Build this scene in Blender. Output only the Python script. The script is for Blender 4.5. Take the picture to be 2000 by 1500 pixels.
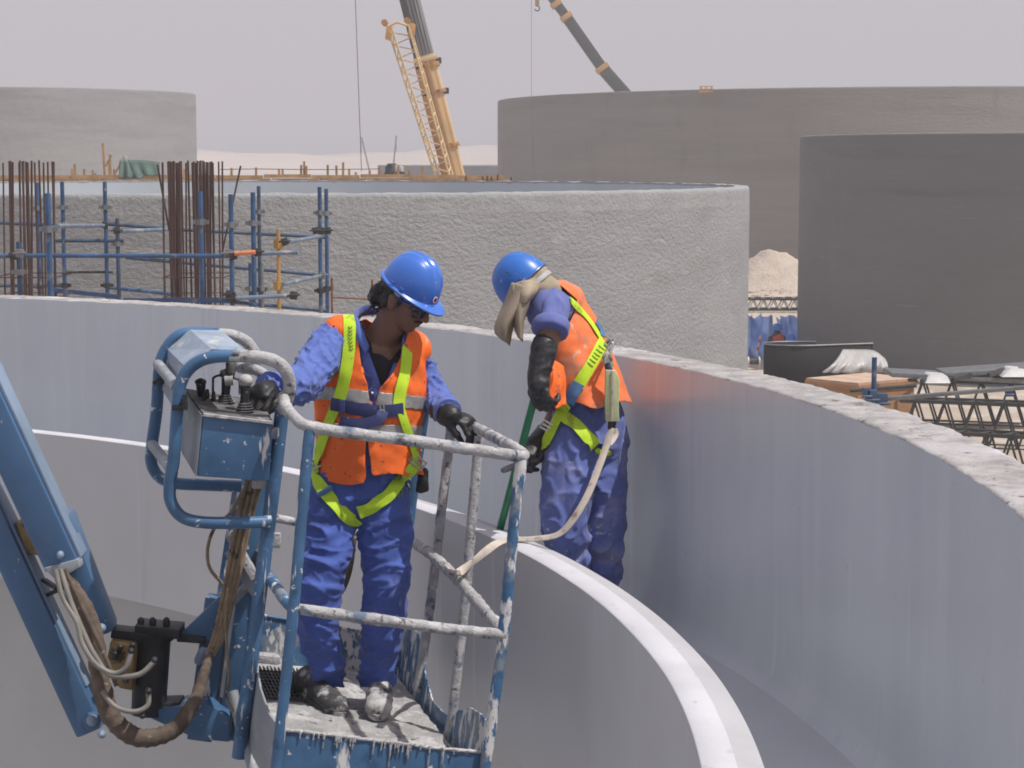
import bpy, bmesh, math, random
import numpy as np
from mathutils import Vector, Matrix, noise
from mathutils.bvhtree import BVHTree
random.seed(7)
V = Vector
for o in list(bpy.data.objects):
    bpy.data.objects.remove(o, do_unlink=True)
scene = bpy.context.scene
col = scene.collection

# ------------------------------------------------------------------ camera, sky, sun, exposure
FPX = 3800.0                       # focal length in pixels of the 2000 px wide photograph
PITCH = math.atan(435 / FPX)       # the camera looks slightly down
CZ = 6.0                           # camera height above the ground
cam = bpy.data.cameras.new('camera')
cam_ob = bpy.data.objects.new('camera', cam)
col.objects.link(cam_ob)
cam.sensor_width = 36.0
cam.lens = FPX / 2000 * 36.0
cam.clip_start = 0.1
cam.clip_end = 9000
cam_ob.location = (0, 0, CZ)
cam_ob.rotation_euler = (math.pi / 2 - PITCH, 0, 0)
scene.camera = cam_ob

SUN_EL, SUN_AZ = math.radians(62), math.radians(112)      # azimuth clockwise from +Y: from the right, a little behind the camera
world = bpy.data.worlds.new('World')
scene.world = world
world.use_nodes = True
wn, wl = world.node_tree.nodes, world.node_tree.links
wn.clear()
wo = wn.new('ShaderNodeOutputWorld')
bg = wn.new('ShaderNodeBackground')
sky = wn.new('ShaderNodeTexSky')
sky.sky_type = 'NISHITA'
sky.sun_disc = False
sky.sun_elevation = SUN_EL
sky.sun_rotation = SUN_AZ
sky.dust_density = 4.0
sky.air_density = 1.0
mixs = wn.new('ShaderNodeMix')
mixs.data_type = 'RGBA'
mixs.inputs[0].default_value = 0.7                        # dust veil over the whole sky
mixs.inputs[7].default_value = (5.45, 5.05, 5.5, 1)
wl.new(sky.outputs[0], mixs.inputs[6])
wl.new(mixs.outputs[2], bg.inputs[0])
bg.inputs[1].default_value = 0.12
wl.new(bg.outputs[0], wo.inputs[0])

sun = bpy.data.lights.new('sun', 'SUN')
sun.energy = 4.2
sun.angle = math.radians(0.6)
sun.color = (1.0, 0.965, 0.92)
sun_ob = bpy.data.objects.new('sun', sun)
col.objects.link(sun_ob)
sd_ = V((math.sin(SUN_AZ) * math.cos(SUN_EL), math.cos(SUN_AZ) * math.cos(SUN_EL), math.sin(SUN_EL)))
sun_ob.rotation_euler = sd_.to_track_quat('Z', 'Y').to_euler()
sun_ob.location = (0, -5, 30)

scene.view_settings.view_transform = 'Standard'
scene.view_settings.look = 'None'
scene.view_settings.gamma = 1.0
scene.view_settings.exposure = 0.0
scene.view_settings.use_curve_mapping = False
scene.render.engine = 'CYCLES'
scene.cycles.filter_width = 1.8

# ------------------------------------------------------------------ measuring helpers
_c, _s = math.cos(PITCH), math.sin(PITCH)


def P(u, v, Y):
    """the point of the place that the photograph shows at (u, v), at distance Y ahead"""
    a, b = (u - 1000) / FPX, (750 - v) / FPX
    dy, dz = _c + b * _s, -_s + b * _c
    t = Y / dy
    return V((a * t, Y, CZ + dz * t))


def PP(*l):
    return [P(*q) for q in l]


def px(p):
    z = p[2] - CZ
    d = p[1] * _c - z * _s
    u = p[1] * _s + z * _c
    return 1000 + FPX * p[0] / d, 750 - FPX * u / d


def ray(u, v):
    a, b = (u - 1000) / FPX, (750 - v) / FPX
    return V((a, _c + b * _s, -_s + b * _c)).normalized()


# ------------------------------------------------------------------ materials
def lin(c):
    return tuple(c) + (1.0,) if len(c) == 3 else tuple(c)


def mat(name, base, rough=0.6, metal=0.0, var=0.12, vscale=3.0, stretch=(1, 1, 1), bump=0.0, bscale=40.0, bdist=0.02,
        bstretch=(1, 1, 1), splats=(), spec=0.5, rvar=0.0, sheen=0.0, col2=None, trans=0.0, alpha=1.0, coat=0.0, crough=.2, detail=6.0, bdetail=5.0, crease=None):
    m = bpy.data.materials.new(name)
    m.use_nodes = True
    nt = m.node_tree
    N, L = nt.nodes, nt.links
    b = N['Principled BSDF']
    tc = N.new('ShaderNodeTexCoord')

    def tex(scale, st, det=6.0, ro=0.6, off=0.0):
        mp = N.new('ShaderNodeMapping')
        mp.inputs['Scale'].default_value = st
        mp.inputs['Location'].default_value = (off, off * 1.7, off * .6)
        L.new(tc.outputs['Object'], mp.inputs[0])
        t = N.new('ShaderNodeTexNoise')
        t.inputs['Scale'].default_value = scale
        t.inputs['Detail'].default_value = det
        t.inputs['Roughness'].default_value = ro
        L.new(mp.outputs[0], t.inputs[0])
        return t

    def mixc(fac, a, bb):
        x = N.new('ShaderNodeMix')
        x.data_type = 'RGBA'
        if hasattr(fac, 'links'):
            L.new(fac, x.inputs[0])
        else:
            x.inputs[0].default_value = fac
        for k, q in ((6, a), (7, bb)):
            if hasattr(q, 'links'):
                L.new(q, x.inputs[k])
            else:
                x.inputs[k].default_value = lin(q)
        return x.outputs[2]

    def ramp(src, lo, hi):
        r = N.new('ShaderNodeMapRange')
        r.interpolation_type = 'SMOOTHSTEP'
        r.inputs[1].default_value = lo
        r.inputs[2].default_value = hi
        L.new(src, r.inputs[0])
        return r.outputs[0]

    t = tex(vscale, stretch, detail)
    a = [max(0, x * (1 - var)) for x in base]
    bb = [min(1, x * (1 + var)) for x in base] if col2 is None else col2
    c = mixc(ramp(t.outputs[0], .3, .7), a, bb)
    rsock = None
    for i, sp in enumerate(splats):
        sc, sscale, thr, soft = sp[:4]
        st = sp[4] if len(sp) > 4 else (1, 1, 1)
        t2 = tex(sscale, st, 4.0, .6, 3.1 * i + 1.3)
        c = mixc(ramp(t2.outputs[0], thr, thr + soft), c, sc)
    L.new(c, b.inputs['Base Color'])
    b.inputs['Roughness'].default_value = rough
    if rvar:
        r = N.new('ShaderNodeMapRange')
        r.inputs[1].default_value = .3
        r.inputs[2].default_value = .7
        r.inputs[3].default_value = max(.05, rough - rvar)
        r.inputs[4].default_value = min(1, rough + rvar)
        L.new(t.outputs[0], r.inputs[0])
        L.new(r.outputs[0], b.inputs['Roughness'])
    b.inputs['Metallic'].default_value = metal
    b.inputs['Specular IOR Level'].default_value = spec
    b.inputs['Coat Weight'].default_value = coat
    b.inputs['Coat Roughness'].default_value = crough
    if sheen:
        b.inputs['Sheen Weight'].default_value = sheen
    if trans:
        b.inputs['Transmission Weight'].default_value = trans
    b.inputs['Alpha'].default_value = alpha
    if bump:
        t3 = tex(bscale, bstretch, bdetail, .65, 9.0)
        bm_ = N.new('ShaderNodeBump')
        bm_.inputs['Strength'].default_value = bump
        bm_.inputs['Distance'].default_value = bdist
        L.new(t3.outputs[0], bm_.inputs['Height'])
        L.new(bm_.outputs[0], b.inputs['Normal'])
        if crease:                                        # sharp cloth creases: (scale, strength, distance, rotation, stretch)
            mp = N.new('ShaderNodeMapping')
            mp.inputs['Rotation'].default_value = crease[3]
            mp.inputs['Scale'].default_value = crease[4]
            L.new(tc.outputs['Object'], mp.inputs[0])
            t4 = N.new('ShaderNodeTexNoise')
            t4.noise_type = 'RIDGED_MULTIFRACTAL'
            t4.inputs['Scale'].default_value = crease[0]
            t4.inputs['Detail'].default_value = 2.0
            L.new(mp.outputs[0], t4.inputs[0])
            b4 = N.new('ShaderNodeBump')
            b4.inputs['Strength'].default_value = crease[1]
            b4.inputs['Distance'].default_value = crease[2]
            L.new(t4.outputs[0], b4.inputs['Height'])
            L.new(bm_.outputs[0], b4.inputs['Normal'])
            L.new(b4.outputs[0], b.inputs['Normal'])
    return m


CR = (.62, .61, .6)     # dried cement splash
MT = {}
MT['sand'] = mat('sand', (.42, .35, .28), .95, var=.14, vscale=.15, bump=.5, bscale=3, bdist=.15, splats=[((.5, .45, .39), .6, .5, .15)])
MT['mound'] = mat('mound_sand', (.47, .4, .33), .95, var=.12, vscale=1.5, bump=.8, bscale=6, bdist=.15)
MT['dune'] = mat('dune_sand', (.52, .45, .39), .95, var=.1, vscale=.02)
MT['coat'] = mat('wall_coating', (.53, .555, .59), .38, var=.035, vscale=1.6, stretch=(2.2, 2.2, .3), bump=.1, bscale=9, bdist=.01,
                 bstretch=(3, 3, .3), rvar=.09, coat=.45, crough=.24, splats=[((.57, .59, .615), 1.6, .48, .25, (3, 3, .16)), ((.48, .5, .545), .8, .52, .3, (1.5, 1.5, .6)), ((.6, .61, .63), 7, .6, .12, (3, 3, .1)), ((.49, .51, .555), 4.5, .6, .12, (2, 2, .12)), ((.36, .37, .4), 38, .7, .03), ((.6, .6, .62), 55, .72, .02)])
MT['coat2'] = mat('launder_face_coating', (.5, .5, .515), .5, var=.04, vscale=1.2, bump=.12, bscale=30, bdist=.004, splats=[((.47, .47, .485), .9, .5, .3), ((.38, .38, .39), 40, .7, .03), ((.56, .56, .57), 6, .62, .1, (2, 2, .1)), ((.43, .43, .44), 2.5, .6, .15, (2, 2, .2))])
MT['under'] = mat('lower_wall_render', (.5, .5, .5), .7, var=.05, vscale=1.5)
MT['channel'] = mat('channel_floor_coating', (.5, .525, .56), .4, var=.05, coat=.4, crough=.25, vscale=1.5, bump=.06, bscale=20, bdist=.005)
MT['white'] = mat('white_coping', (.56, .56, .59), .6, var=.06, vscale=4, bump=.3, bscale=60, bdist=.006, splats=[((.51, .51, .54), 2, .52, .2), ((.36, .35, .34), 34, .68, .03), ((.45, .44, .44), 9, .62, .08)])
MT['chamfer'] = mat('chamfer_coping', (.44, .44, .46), .6, var=.06, vscale=4, bump=.3, bscale=60, bdist=.006, splats=[((.36, .35, .35), 30, .68, .03)])  # coping colour darkened to carry the shade on the bevel
MT['walltop'] = mat('rough_concrete', (.34, .325, .32), .9, var=.25, vscale=9, bump=.7, bscale=60, bdist=.01,
                    splats=[((.42, .405, .41), 3.2, .5, .16), ((.15, .135, .125), 17, .61, .05, (1, 1, 1)), ((.52, .52, .54), 1.6, .58, .08), ((.2, .18, .17), 50, .64, .04)])
MT['spray'] = mat('sprayed_concrete', (.265, .27, .277), .9, var=.08, vscale=.5, stretch=(1, 1, 3), bump=.65, bscale=12, bdist=.05,
                  bstretch=(1, 1, 1.5), splats=[((.29, .296, .302), .35, .5, .2, (.6, .6, 2)), ((.235, .238, .24), .5, .55, .2, (.4, .4, 3)), ((.31, .315, .32), 1.3, .58, .12, (1, 1, 3))], bdetail=3.0)
MT['rim'] = mat('rim_concrete', (.285, .29, .296), .88, var=.06, vscale=2, bump=.65, bscale=12, bdist=.045, bdetail=3.0)
MT['inwall'] = mat('tank_inner_face', (.42, .45, .48), .6, var=.05, vscale=.6)
MT['far_l'] = mat('pale_far_concrete', (.27, .27, .272), .9, var=.1, vscale=.5, stretch=(.25, .25, 3), bump=.4, bscale=2, bdist=.1,
                  splats=[((.32, .32, .32), .3, .5, .2, (.4, .4, 2.5))])
MT['far_r'] = mat('brown_far_concrete', (.25, .24, .23), .92, var=.08, vscale=.45, stretch=(.3, .3, 3), bump=.35, bscale=3, bdist=.06,
                  bstretch=(1, 1, 3), splats=[((.275, .262, .247), .2, .48, .3, (.3, .3, 2.6)), ((.175, .163, .15), .2, .55, .25, (.12, .12, 3.0)), ((.21, .2, .19), .9, .56, .2, (1.5, 1.5, .25)), ((.29, .28, .265), 1.5, .6, .15, (.2, .2, 5))])
MT['near_r'] = mat('dark_grey_concrete', (.18, .183, .183), .85, var=.05, vscale=.5, stretch=(.5, .5, 2), bump=.35, bscale=5, bdist=.06,
                   bstretch=(1, 1, 3), splats=[((.2, .203, .202), .3, .5, .3, (1.5, 1.5, .4)), ((.155, .157, .157), .5, .56, .2, (.3, .3, 4)), ((.215, .217, .217), 2.5, .62, .1, (.3, .3, 5))])
MT['blue'] = mat('blue_scaffold_paint', (.036, .09, .2), .5, .2, var=.3, vscale=4, bump=.2, bscale=50, bdist=.004,
                 splats=[((.13, .16, .2), 6, .57, .08), ((.3, .3, .3), 14, .68, .05)])
MT['blued'] = mat('dull_blue_scaffold_paint', (.04, .075, .14), .6, .2, var=.3, vscale=4, splats=[((.1, .09, .085), 6, .55, .1)])
MT['bluel'] = mat('pale_blue_tube', (.15, .2, .27), .5, .3, var=.2, vscale=5, splats=[((.35, .36, .37), 6, .55, .1)])
MT['grey'] = mat('grey_steel', (.2, .21, .22), .5, .5, var=.2, vscale=6)
MT['dark'] = mat('dark_steel', (.045, .043, .042), .6, .3, var=.3, vscale=5)
MT['yelp'] = mat('ochre_paint', (.42, .24, .06), .6, var=.2, vscale=5)
MT['oran'] = mat('orange_sleeve', (.62, .22, .1), .6, var=.15, vscale=8)
MT['rust'] = mat('rusty_rebar', (.075, .042, .036), .85, .2, var=.35, vscale=5, stretch=(1, 1, .4), bump=.3, bscale=90, bdist=.004)
MT['rust2'] = mat('orange_rust', (.2, .085, .045), .85, .2, var=.3, vscale=9)
MT['timber'] = mat('formwork_timber', (.36, .22, .1), .85, var=.25, vscale=2.5)
MT['ply'] = mat('plywood', (.42, .22, .105), .7, var=.12, vscale=3, stretch=(1, 1, 6))
MT['plyt'] = mat('plywood_top', (.5, .36, .27), .75, var=.12, vscale=3)
MT['cyel'] = mat('crane_yellow', (.56, .3, .085), .55, var=.12, vscale=.6, splats=[((.35, .2, .1), 1.2, .62, .1)])
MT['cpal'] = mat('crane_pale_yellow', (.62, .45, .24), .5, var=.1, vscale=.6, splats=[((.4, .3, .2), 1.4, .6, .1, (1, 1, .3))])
MT['cora'] = mat('crane_dark_orange', (.4, .18, .045), .6, var=.1, vscale=1)  # dark orange of the boom side plate and jib sheaves
MT['cgry'] = mat('crane_boom_grey', (.3, .3, .31), .5, .2, var=.15, vscale=.8, stretch=(3, 3, .2))
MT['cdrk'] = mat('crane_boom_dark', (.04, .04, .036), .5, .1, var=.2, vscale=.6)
MT['tarp'] = mat('blue_tarp', (.3, .45, .82), .6, var=.2, vscale=1.5)
MT['gtarp'] = mat('green_tarp', (.06, .11, .09), .7, var=.3, vscale=1.5, splats=[((.25, .26, .24), .8, .55, .1)])
MT['black'] = mat('black_membrane', (.01, .0095, .009), .75, var=.2, vscale=2, spec=.2)
MT['plas'] = mat('clear_plastic', (.75, .74, .72), .3, var=.08, vscale=4, stretch=(4, 1, 1), alpha=.42)
MT['red'] = mat('red_paint', (.5, .06, .05), .6)
MT['shed'] = mat('shed_metal', (.5, .46, .43), .7, var=.1, vscale=.2)
MT['truck'] = mat('dark_vehicle_paint', (.07, .075, .08), .5, var=.2, vscale=1)
MT['glass'] = mat('dark_glass', (.02, .025, .03), .1)
MT['tyre'] = mat('tyre_rubber', (.025, .025, .025), .8)


# ------------------------------------------------------------------ mesh helpers
def W_(o):
    if o is None:
        return Matrix()
    if o.parent:
        return W_(o.parent) @ o.matrix_parent_inverse @ o.matrix_basis
    return o.matrix_basis.copy()


def link(name, me, m, parent=None):
    ob = bpy.data.objects.new(name, me)
    if m is not None:
        for q in (m if isinstance(m, (list, tuple)) else [m]):
            me.materials.append(q)
    col.objects.link(ob)
    if parent is not None:
        ob.parent = parent
        ob.matrix_parent_inverse = W_(parent).inverted()
    return ob


def tag(o, label=None, cat=None, group=None, kind=None):
    for k, q in (('label', label), ('category', cat), ('group', group), ('kind', kind)):
        if q:
            o[k] = q
    return o


def thing(name, label, cat, loc, group=None):
    o = bpy.data.objects.new(name, None)
    o.empty_display_size = .2
    col.objects.link(o)
    o.location = loc
    return tag(o, label, cat, group)


def frames(pts, side=None):
    """tangent, side and third vector at every point, carried along the path"""
    n = len(pts)
    T = []
    for i in range(n):
        a = pts[min(i + 1, n - 1)] - pts[max(i - 1, 0)]
        T.append(a.normalized() if a.length > 1e-9 else V((0, 0, 1)))
    s = V(side) if side is not None else (V((1, 0, 0)) if abs(T[0].x) < .8 else V((0, 1, 0)))
    out = []
    for t in T:
        s2 = s - t * s.dot(t)
        if s2.length < 1e-5:
            s2 = t.orthogonal()
        s2.normalize()
        if side is None:
            s = s2
        out.append((t, s2, t.cross(s2)))
    return out


def spline(pts, k=6):
    """Catmull-Rom through the points"""
    pts = [V(p) for p in pts]
    if len(pts) < 3:
        return [pts[0].lerp(pts[-1], i / k) for i in range(k + 1)]
    q = [pts[0] * 2 - pts[1]] + pts + [pts[-1] * 2 - pts[-2]]
    out = []
    for i in range(1, len(q) - 2):
        for j in range(k):
            t = j / k
            a, b, c, d = q[i - 1], q[i], q[i + 1], q[i + 2]
            out.append(.5 * ((2 * b) + (c - a) * t + (2 * a - 5 * b + 4 * c - d) * t * t + (3 * b - a - 3 * c + d) * t ** 3))
    out.append(pts[-1])
    return out


class MB:
    def __init__(s):
        s.v, s.f = [], []

    def add(s, v, f):
        k = len(s.v)
        s.v += [tuple(q) for q in v]
        s.f += [tuple(i + k for i in q) for q in f]
        return s

    def tube(s, pts, r, n=8, side=None, cap=True, rough=0.0, rs=30.0):
        pts = [V(p) for p in pts]
        m = len(pts)
        R = r if isinstance(r, (list, tuple)) else [r] * m
        fr = frames(pts, side)
        v, f = [], []
        for i, (p, (t, a, b)) in enumerate(zip(pts, fr)):
            ra, rb = R[i] if isinstance(R[i], (tuple, list)) else (R[i], R[i])
            for j in range(n):
                w = 2 * math.pi * j / n
                d = a * (ra * math.cos(w)) + b * (rb * math.sin(w))
                if rough:
                    e = noise.noise((p + d) * rs) + .5 * noise.noise((p + d) * rs * 2.3)
                    d = d * (1 + rough * max(-.35, e))
                v.append(p + d)
        for i in range(m - 1):
            for j in range(n):
                f.append((i * n + j, i * n + (j + 1) % n, (i + 1) * n + (j + 1) % n, (i + 1) * n + j))
        if cap:
            f.append(tuple(range(n - 1, -1, -1)))
            f.append(tuple((m - 1) * n + j for j in range(n)))
        return s.add(v, f)

    def cap_tube(s, pts, r, n=12, side=None):
        """tube with rounded ends (closed)"""
        pts = [V(p) for p in pts]
        R = list(r) if isinstance(r, (list, tuple)) else [r] * len(pts)
        R = [(q if isinstance(q, (tuple, list)) else (q, q)) for q in R]
        d0 = (pts[0] - pts[1]).normalized()
        d1 = (pts[-1] - pts[-2]).normalized()
        m0, m1 = min(R[0]), min(R[-1])
        P0 = [pts[0] + d0 * m0 * math.sin(k) for k in (1.45, 1.1, .6)]
        R0 = [(R[0][0] * math.cos(k), R[0][1] * math.cos(k)) for k in (1.45, 1.1, .6)]
        P1 = [pts[-1] + d1 * m1 * math.sin(k) for k in (.6, 1.1, 1.45)]
        R1 = [(R[-1][0] * math.cos(k), R[-1][1] * math.cos(k)) for k in (.6, 1.1, 1.45)]
        return s.tube(P0 + pts + P1, R0 + R + R1, n, side)

    def ell(s, c, r, rot=None, n=16, m=10):
        v, f = [], []
        rot = rot or Matrix.Identity(3)
        c = V(c)
        r = r if isinstance(r, (tuple, list)) else (r, r, r)
        v.append(c + rot @ V((0, 0, r[2])))
        for i in range(1, m):
            a = math.pi * i / m
            for j in range(n):
                w = 2 * math.pi * j / n
                v.append(c + rot @ V((r[0] * math.sin(a) * math.cos(w), r[1] * math.sin(a) * math.sin(w), r[2] * math.cos(a))))
        v.append(c + rot @ V((0, 0, -r[2])))
        for j in range(n):
            f.append((0, 1 + j, 1 + (j + 1) % n))
            f.append((len(v) - 1, 1 + (m - 2) * n + (j + 1) % n, 1 + (m - 2) * n + j))
        for i in range(m - 2):
            for j in range(n):
                f.append((1 + i * n + j, 1 + (i + 1) * n + j, 1 + (i + 1) * n + (j + 1) % n, 1 + i * n + (j + 1) % n))
        return s.add(v, f)

    def hexa(s, c):
        """8 corners: bottom ring (4), top ring (4)"""
        return s.add(c, [(3, 2, 1, 0), (4, 5, 6, 7), (0, 1, 5, 4), (1, 2, 6, 5), (2, 3, 7, 6), (3, 0, 4, 7)])

    def box(s, c, size, rot=None):
        c = V(c)
        rot = rot or Matrix.Identity(3)
        h = [q / 2 for q in size]
        cs = [c + rot @ V((x * h[0], y * h[1], z * h[2])) for z in (-1, 1) for x, y in ((-1, -1), (1, -1), (1, 1), (-1, 1))]
        return s.hexa(cs)

    def beam(s, a, b, w, d, up=(0, 1, 0)):
        """box beam from a to b; d along 'up', w across"""
        a, b = V(a), V(b)
        t = (b - a).normalized()
        u = V(up)
        u = (u - t * u.dot(t)).normalized()
        q = t.cross(u)
        cs = [p + q * (x * w / 2) + u * (y * d / 2) for p in (a, b) for x, y in ((-1, -1), (1, -1), (1, 1), (-1, 1))]
        return s.hexa(cs)

    def prism(s, poly, ext):
        """polygon (3-D points) pushed along ext"""
        n = len(poly)
        e = V(ext)
        v = [V(p) for p in poly] + [V(p) + e for p in poly]
        f = [tuple(range(n - 1, -1, -1)), tuple(range(n, 2 * n))] + [(i, (i + 1) % n, n + (i + 1) % n, n + i) for i in range(n)]
        return s.add(v, f)

    def build(s, name, m, parent=None, smooth=None, bevel=0.0, sharp=35):
        me = bpy.data.meshes.new(name)
        me.from_pydata(s.v, [], s.f)
        bm = bmesh.new()
        bm.from_mesh(me)
        bmesh.ops.recalc_face_normals(bm, faces=bm.faces)
        if bevel:
            es = [e for e in bm.edges if len(e.link_faces) == 2 and e.calc_face_angle(0) > .5]
            bmesh.ops.bevel(bm, geom=es, offset=bevel, segments=2, affect='EDGES', profile=.6)
        bm.to_mesh(me)
        bm.free()
        if smooth is None or smooth:
            me.polygons.foreach_set('use_smooth', [True] * len(me.polygons))
            me.set_sharp_from_angle(angle=math.radians(sharp))
        return link(name, me, m, parent)


def revolve(center, prof, segs, a0=0.0, a1=2 * math.pi, disp=None):
    """surface of revolution about a vertical axis; disp(r, ang, z, i) -> (dr, dz)"""
    full = abs(a1 - a0 - 2 * math.pi) < 1e-6
    na = segs if full else segs + 1
    v, f = [], []
    k = len(prof)
    for j in range(na):
        a = a0 + (a1 - a0) * j / segs
        ca, sa = math.cos(a), math.sin(a)
        for i, (r, z) in enumerate(prof):
            dr = dz = 0
            if disp:
                dr, dz = disp(r, a, z, i)
            v.append((center[0] + (r + dr) * ca, center[1] + (r + dr) * sa, z + dz))
    for j in range(segs):
        j2 = (j + 1) % na
        for i in range(k - 1):
            f.append((j * k + i, j2 * k + i, j2 * k + i + 1, j * k + i + 1))
    return v, f

# ------------------------------------------------------------------ ground, dunes, haze
def ground():
    xs = [-3000, -900, -300, -120, -60] + list(range(-40, 61, 4)) + [90, 140, 300, 900, 3000]
    ys = [-200, -40] + list(range(-20, 141, 4)) + [160, 200, 260, 340, 500, 900, 1800, 5000]
    v, f = [], []
    for y in ys:
        for x in xs:
            z = 0
            if abs(x) < 200 and 12 < y < 400:
                z = .12 * noise.noise(V((x * .13, y * .13, 1)))
            v.append((x, y, z))
    n = len(xs)
    for j in range(len(ys) - 1):
        for i in range(n - 1):
            f.append((j * n + i, j * n + i + 1, (j + 1) * n + i + 1, (j + 1) * n + i))
    o = MB().add(v, f).build('ground', MT['sand'])
    tag(o, kind='structure')


ground()


def dunes():
    xs = list(range(-300, 301, 10))
    ys = list(range(420, 821, 20))
    v, f = [], []
    for j, y in enumerate(ys):
        for i, x in enumerate(xs):
            e = min(1, j / 4, (len(ys) - 1 - j) / 4)
            e *= min(1, i / 4, (len(xs) - 1 - i) / 4)
            h = 5.5 + 5 * noise.noise(V((x * .011, y * .012, 4.4))) + 2.2 * noise.noise(V((x * .04, y * .05, 1.2)))
            h += 1.6 * (y - 420) / 400 * 3
            v.append((x, y, -.4 + max(0, h) * e))
    n = len(xs)
    for j in range(len(ys) - 1):
        for i in range(n - 1):
            f.append((j * n + i, j * n + i + 1, (j + 1) * n + i + 1, (j + 1) * n + i))
    o = MB().add(v, f).build('sand_hills', MT['dune'])
    tag(o, kind='structure')


dunes()

# ------------------------------------------------------------------ the tank being painted (the camera is inside it)
TC = (-5.94, 4.655)
RO = 7.066                        # inner face of the outer wall
ZT, ZL, ZF = CZ - .77, CZ - 1.40, CZ - 1.78   # wall top, launder lip, channel floor
SEG = 1500
A0, A1 = math.radians(-75), math.radians(185)   # finely modelled stretch


def own_tank():
    root = thing('painted_tank', 'open round concrete tank with blue-grey coated channel and rough pale wall top in the foreground', 'tank', (TC[0], TC[1], 0))

    def d_in(r, a, z, i):
        p = V((math.cos(a) * 7, math.sin(a) * 7, z))
        return .004 * noise.noise(p * 1.3) + .0012 * noise.noise(p * 6), 0

    # inner coated face with a coved foot, up to the arris
    prof = [(RO - .05, ZF - .004), (RO - .035, ZF + .012), (RO - .015, ZF + .04), (RO - .003, ZF + .09)] + [(RO, ZF + .09 + (ZT - .003 - ZF - .09) * k / 14) for k in range(1, 15)]

    def d_edge(r, a, z, i):
        d = d_in(r, a, z, i)
        if z > ZT - .03:
            p = V((math.cos(a) * 7, math.sin(a) * 7, 0))
            return d[0], .004 * noise.noise(p * 7) + .003 * noise.noise(p * 21)
        return d
    MB().add(*revolve(TC, prof, 900, disp=d_edge)).build('inner_face', MT['coat'], root, sharp=80)
    # top surface, rough
    TH = .205
    prof = [(RO + .008, ZT - .03), (RO + .003, ZT - .006)] + [(RO + .012 + (TH - .024) * k / 12, ZT) for k in range(13)] + [(RO + TH - .004, ZT - .01), (RO + TH, ZT - .04), (RO + TH + .004, ZT - .1), (RO + TH + .01, ZT - .3)]

    def d_top(r, a, z, i):
        p = V((math.cos(a) * r, math.sin(a) * r, 3))
        n1 = noise.noise(p * 5)
        n2 = noise.noise(p * 17)
        n3 = noise.noise(p * 46)
        dz = .004 * n1 + .0028 * n2 + .0022 * n3
        # transverse cracks / pour joints
        k = (a * RO / .46 + .25 * noise.noise(p * 2.1)) % 1.0
        if k < .03 and 3 < i < 14 and noise.noise(p * 3.3) > -.15:
            dz -= .011
        dr = 0
        if i > 11:
            dr = .016 * noise.noise(V((math.cos(a) * 40, math.sin(a) * 40, 0))) + .014 * noise.noise(V((math.cos(a) * 110, math.sin(a) * 110, i * .2)))
        if i <= 1:
            dz *= .7
            dr = .004 * n2
        return dr, dz
    MB().add(*revolve(TC, prof, SEG, A0, A1, d_top)).build('wall_top', MT['walltop'], root, sharp=80)
    # outside of the wall
    prof = [(RO + TH + .008, ZT - .28), (RO + TH + .01, 2.5), (RO + TH + .02, -.2)]
    MB().add(*revolve(TC, prof, 300)).build('outer_face', MT['spray'], root, sharp=80)
    # launder: channel floor, weir wall, underside
    prof = [(RO - .03, ZF - .002), (RO - .3, ZF + .004), (6.53, ZF - .002)]
    MB().add(*revolve(TC, prof, 500)).build('channel_floor', MT['channel'], root, sharp=80)
    prof = [(6.535, ZF), (6.533, ZL - .03)]
    MB().add(*revolve(TC, prof, 600)).build('weir_outer_face', MT['channel'], root, sharp=80)
    prof = [(6.533, ZL - .034), (6.538, ZL - .03), (6.538, ZL - .02), (6.468, ZL - .002)]

    def d_w(r, a, z, i):
        p = V((math.cos(a) * 7, math.sin(a) * 7, i * .3))
        return .0015 * noise.noise(p * 2.5), .0006 * noise.noise(p * 3)
    MB().add(*revolve(TC, prof, 900, disp=d_w)).build('weir_chamfer', MT['chamfer'], root, sharp=25)
    prof = [(6.47, ZL - .002), (6.45, ZL), (6.39, ZL), (6.386, ZL - .004)]
    MB().add(*revolve(TC, prof, 900, disp=d_w)).build('weir_coping', MT['white'], root, sharp=60)
    prof = [(6.386, ZL - .004), (6.386, CZ - 2.2)]
    MB().add(*revolve(TC, prof, 900)).build('weir_inner_face', MT['coat2'], root, sharp=60)
    prof = [(6.386, CZ - 2.2), (RO + .01, CZ - 2.205)]
    MB().add(*revolve(TC, prof, 400)).build('channel_underside', MT['under'], root)
    prof = [(RO, CZ - 2.2), (RO, .05), (RO - .1, .0)]
    MB().add(*revolve(TC, prof, 400)).build('lower_wall', MT['under'], root)
    prof = [(RO, .03), (.01, .02)]
    MB().add(*revolve(TC, prof, 120)).build('tank_floor', MT['under'], root)


own_tank()


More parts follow.
